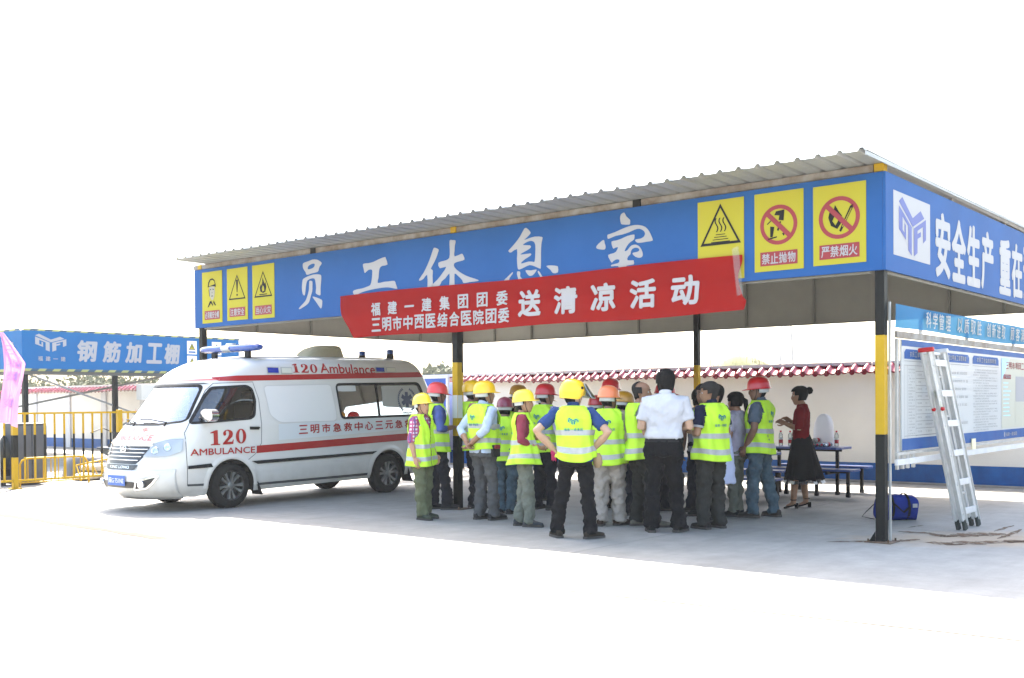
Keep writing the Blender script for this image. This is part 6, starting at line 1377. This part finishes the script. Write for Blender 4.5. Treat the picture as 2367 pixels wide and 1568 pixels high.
# ================================================================ rebar shed at the back left
sh2 = thing('steel_shed', 'far open shed with sky blue fascia, hazard striped edges and dark posts', 'shed', (0, 0, 0))
sb = mat('shed_fascia_blue', (.008, .11, .29), .6, spec=.12, var=.07, scale=1.2)
SX = -21.0; Y0_, Y1_ = 1.15, 7.35; ZB, ZT = 2.34, 3.33
b = MB(); b.bbox(SX-.05, SX, Y0_, Y1_, ZB+.05, ZT-.03); sf = b.build('front_fascia', sb, sh2)
b = MB(); b.bbox(SX-11, SX-.052, Y0_-.0, Y0_+.05, ZB+.05, ZT-.03); sfl = b.build('side_fascia', sb, sh2)
tape_y = mat('hazard_yellow', (.30, .31, .10), .6); 
b = MB(); L_ = Y1_-Y0_; n = 34
for zz0, zz1 in ((ZT-.03, ZT+.015), (ZB-.01, ZB+.05)):
    for k in range(n):
        y0 = Y0_+L_*k/n; y1 = y0+L_/n; sl_ = .06
        b.add([(SX+.004, y0, zz0), (SX+.004, y1, zz0), (SX+.004, y1+sl_, zz1), (SX+.004, y0+sl_, zz1)], [(0, 1, 2, 3)], k % 2)
    for k in range(40):
        x0 = SX-10.9+.27*k; b.add([(x0, Y0_-.004, zz0), (x0+.27, Y0_-.004, zz0), (x0+.33, Y0_-.004, zz1), (x0+.06, Y0_-.004, zz1)], [(0, 1, 2, 3)], k % 2)
stuff(b.build('hazard_tape', [tape_y, mat('hazard_dark', (.02, .06, .10), .6)], sh2))
b = MB(); b.bbox(SX-11, SX-.06, Y0_+.06, Y1_-.06, ZT-.35, ZT-.30); b.build('ceiling', grey_in, sh2)
b = MB(); b.bbox(SX-.30, SX-.055, Y0_+.05, Y1_-.05, ZB-.09, ZB+.03); b.bbox(SX-10.9, SX-.3, Y0_+.052, Y0_+.2, ZB-.09, ZB+.03); b.build('eaves_beam', mat('shed_beam_grey', (.10, .10, .09), .6), sh2)
for x in (SX-.12, SX-10.8):
    for y in (Y0_+.12, 3.60, Y1_-.12):
        if x < SX-1: continue
        b = MB(); b.bbox(x-.055, x+.055, y-.055, y+.055, 0, ZB); b.build('post', steel_k, sh2)
for a, c, w in (((SX-.15, Y0_+.2, ZB-.08), (SX-.15, 5.4, .85), .04), ((SX-5.4, 1.3, 1.0), (SX-.2, 5.2, ZB-.05), .05), ((SX-.15, 3.6, .9), (SX-.15, Y1_-.3, ZB-.05), .04), ((SX-.15, 5.0, 1.5), (SX-.15, 5.8, ZB-.06), .05)):
    b = MB(); b.bar(a, c, w); b.build('brace', mat('brace_grey', (.20, .20, .19), .6), sh2)
fS = lambda y, z: (SX+.005, y, z); fS2 = lambda y, z: (SX+.007, y, z)
b = MB(); logo(b, 1.86, 3.02, .78, .42, fS); b.build('emblem', white_p, sf)
lettering('福建一建', white_p, sf, 1.50, 2.26, 2.58, 2.69, fS, off=.02, fill=.6)
b = MB(); x0 = 2.52
for ch, (a, c) in zip('钢筋加工棚', ((2.55, 3.05), (3.22, 3.70), (3.84, 4.30), (4.45, 4.88), (4.98, 5.42))):
    b = MB(); text(b, ch, a, c, 2.60, 3.10, (lambda y, z: (SX+.005, y+.0*(z-2.8), z)), 0, .05, .12); b.build('character', white_p, sf)
spk = mat('sign_white_card', (.72, .74, .76), .5)
for y0 in (5.66, 6.45):
    for z0 in (2.86, 2.46):
        b = MB(); b.bbox(SX+.001, SX+.006, y0, y0+.30, z0, z0+.36, 0); fq = lambda y, z: (SX+.0075, y, z)
        b.poly([[(y0+.05, z0+.12), (y0+.25, z0+.12), (y0+.15, z0+.31)]], fq, 1); b.poly([[(y0+.08, z0+.135), (y0+.22, z0+.135), (y0+.15, z0+.28)]], lambda y, z: (SX+.0085, y, z), 2); b.poly([rrect(y0+.14, y0+.16, z0+.16, z0+.23)], lambda y, z: (SX+.0095, y, z), 1); b.poly([rrect(y0+.04, y0+.26, z0+.04, z0+.08)], fq, 3)
        b.build('warning_sign', [spk, black_p, yellow_p, blue], sh2)
b = MB(); text(b, '建', -.8, -.4, 2.65, 3.05, lambda x, z: (SX+x, Y0_-.006, z), 0, .04); b.build('character', white_p, sfl)
eb = thing('meter_box', 'grey electrical box fixed on a thin post by the far wall', 'meter box', (-20.3, 4.0, 0))
b = MB(); b.bbox(-.12, .12, -.22, .22, 1.62, 2.02); bevel(b.build('box', mat('meter_grey', (.50, .49, .45), .6), eb), .01); b = MB(); b.bbox(-.03, .03, .14, .2, 0, 1.62); b.build('post', whst, eb)
# ================================================================ pink flag at the left edge
flg = thing('flag', 'drooping pale pink flag with violet print at the left edge of the yard', 'flag', (-13.5, -2.86, 0))
pinkm = mat('pink_flag_cloth', (.72, .44, .64), .7, trans=.45, var=.05)
def flag_pt(u, v):   # u outwards, v downwards
    z = 2.70-1.50*v-.0; w = (.04+.36*min(1, v/.33)) if v < .33 else .40-.12*(v-.33)/.67
    yy = w*u+.03*sin(v*5); return (.05*sin(u*9+v*4)+.03*sin(u*19+1), yy, z-.07*u*(v > .9)+.05*sin(u*3)*v)
b = MB(); b.sheet(40, 50, flag_pt); fc = b.build('flag_cloth', pinkm, flg); fc.modifiers.new('t', 'SOLIDIFY').thickness = .0015
b = MB(); b.tube([(0, -.03, 0), (0, -.03, 2.95)], .014, 8); b.build('pole', galv, flg)
b = MB()
for t in range(5):
    v0 = .14+t*.15
    b = MB(); text(b, '三福建一建'[t], .25, .80, 0, 1, lambda x, z, v0=v0: (flag_pt(x, v0+.10*(1-z))[0]+.012, flag_pt(x, v0+.10*(1-z))[1], flag_pt(x, v0+.10*(1-z))[2]), 0, 0); b.build('character', mat('violet_print', (.50, .30, .70), .7), fc)
# ================================================================ far things
hillm = mat('hill_grass', (.09, .11, .03), .95, var=.3, scale=.5, col2=(.13, .11, .05))
def hump(name, cx, dist, w, h, d, seed, m):
    b = MB(); c0 = far_point(cx, dist); vx = Vector((RIGHT.x, RIGHT.y, 0)); vy = Vector((VIEW.x, VIEW.y, 0)); nx, ny = 48, 14
    def pt(u, v):
        a = (u-.5)*2; e = (v-.5)*2; r = max(0, 1-abs(a)**2.2)*max(0, 1-e*e); z = h*r*(1+.22*noise.noise(Vector((u*5, v*4, seed))))-.3
        p = c0+vx*(a*w/2)+vy*(e*d/2); return (p.x, p.y, z)
    b.sheet(nx, ny, pt); return b.build(name, m)
struct(hump('grass_mound', .216, 70, 11.0, 4.55, 8, 3, hillm))
b = MB(); rnd = random.Random(5)
c0 = far_point(.216, 70); vx = Vector((RIGHT.x, RIGHT.y, 0)); vy = Vector((VIEW.x, VIEW.y, 0))
for k in range(1600):
    a = rnd.uniform(-1.1, 1.15); e = rnd.uniform(-1, .3); r = max(0, 1-abs(min(1, abs(a)))**2.2)*max(0, 1-e*e); z = max(4.55*r-.5, 2.2); p = c0+vx*(a*5.2)+vy*(e*4)
    hgt = rnd.uniform(.2, .6)*(1.6 if rnd.random() < .06 else 1); lx = rnd.uniform(-.15, .15); w = .02
    b.add([(p.x-w*vx.x, p.y-w*vx.y, z-.2), (p.x+w*vx.x, p.y+w*vx.y, z-.2), (p.x+lx*vx.x, p.y+lx*vx.y, z+hgt)], [(0, 1, 2)])
stuff(tag(b.build('tall_grass', mat('dry_grass_blades', (.11, .12, .035), .9, var=.3, scale=2)), 'tall dry grass growing on the mound beyond the wall', 'grass'))
def tree(label, sx, dist, H_, W_, seed, m=None):
    t = thing('tree', label, 'tree', far_point(sx, dist), 0, 'pale trees beyond the boundary wall'); rnd = random.Random(seed)
    b = MB(); b.tube([(0, 0, 0), (.05*W_, 0, H_*.35), (0, 0, H_*.6)], [.05*H_, .035*H_, .012*H_], 8)
    for k in range(5): a = rnd.uniform(0, 6.28); b.tube([(0, 0, H_*.35), (cos(a)*W_*.25, sin(a)*W_*.25, H_*(.6+.2*rnd.random()))], [.02*H_, .006*H_], 6)
    b.build('trunk', mat('bark', (.14, .11, .08), .9), t)
    b = MB(); blobs = [(rnd.uniform(-.38, .38)*W_, rnd.uniform(-.38, .38)*W_, H_*(.45+.4*rnd.random()), rnd.uniform(.16, .28)*W_) for _ in range(14)]
    for k in range(1500):
        x, y, z, r = rnd.choice(blobs); d = Vector((rnd.gauss(0, 1), rnd.gauss(0, 1), rnd.gauss(0, .8))).normalized()*r*rnd.random()**.4; c = Vector((x, y, z))+d; s_ = .05*H_*rnd.uniform(.6, 1.3)
        u = Vector((rnd.gauss(0, 1), rnd.gauss(0, 1), rnd.gauss(0, 1))).normalized(); v = u.orthogonal().normalized(); b.add([c-u*s_, c+v*s_*.5, c+u*s_, c-v*s_*.5], [(0, 1, 2, 3)])
    b.build('crown', m or mat('pale_foliage', (.07, .09, .03), .8, var=.4, scale=.4, col2=(.11, .11, .055)), t)
for i, (sx, d, H_, W_) in enumerate(((-.475, 75, 3.4, 5), (-.44, 70, 3.2, 5), (-.405, 78, 3.6, 5.5), (-.375, 72, 3.2, 4.5), (-.345, 80, 3.7, 5.5), (-.315, 74, 3.5, 5), (-.078, 90, 4.9, 4), (.072, 110, 4.6, 2.2))):
    tree(['low spreading tree over the wall left of the shed post', 'bushy tree behind the shed brace, second from the left', 'broad tree between the shed posts', 'small tree left of the middle shed post', 'tallest of the trees right of the middle shed post', 'tree half hidden by the ambulance roof', 'small tree above the blue hoarding', 'tiny tree standing alone over the tiled wall'][i], sx, d, H_, W_, 20+i)
pyl = thing('pylon', 'faint lattice power pylon standing far beyond the right part of the wall', 'pylon', far_point(.259, 300), 0.5)
b = MB(); pm_ = mat('pylon_steel', (.09, .095, .10), .7, spec=.2)
def lw(z): return max(.35, 2.35*(1-z/46))
lv = [0, 5, 9.5, 13.5, 17, 20, 23, 26, 29, 32, 35, 38]
for z0, z1 in zip(lv, lv[1:]):
    for i in range(4):
        (x0, y0), (x1, y1) = ((-1, -1), (1, -1), (1, 1), (-1, 1))[i], ((1, -1), (1, 1), (-1, 1), (-1, -1))[i]
        b.bar((x0*lw(z0), y0*lw(z0), z0), (x0*lw(z1), y0*lw(z1), z1), .22); b.bar((x0*lw(z0), y0*lw(z0), z0), (x1*lw(z1), y1*lw(z1), z1), .10); b.bar((x1*lw(z0), y1*lw(z0), z0), (x0*lw(z1), y0*lw(z1), z1), .10)
b.build('lattice', pm_, pyl); b = MB()
for z in (26, 31, 36): b.bar((-5, 0, z), (5, 0, z), .25)
b.build('crossarm', pm_, pyl)

# ================================================================ air
b = MB(); b.bbox(-330, 330, -60, 420, -1.2, 42); hz = b.build('haze', [white_p]); hz.data.materials.clear()
hm = bpy.data.materials.new('haze_air'); hm.use_nodes = True; t = hm.node_tree; t.nodes.remove(t.nodes['Principled BSDF'])
pv = t.nodes.new('ShaderNodeVolumePrincipled'); pv.inputs['Color'].default_value = (.92, .95, 1, 1); pv.inputs['Density'].default_value = .0005; pv.inputs['Anisotropy'].default_value = .2
t.links.new(pv.outputs[0], t.nodes['Material Output'].inputs['Volume']); hz.data.materials.append(hm); stuff(hz)
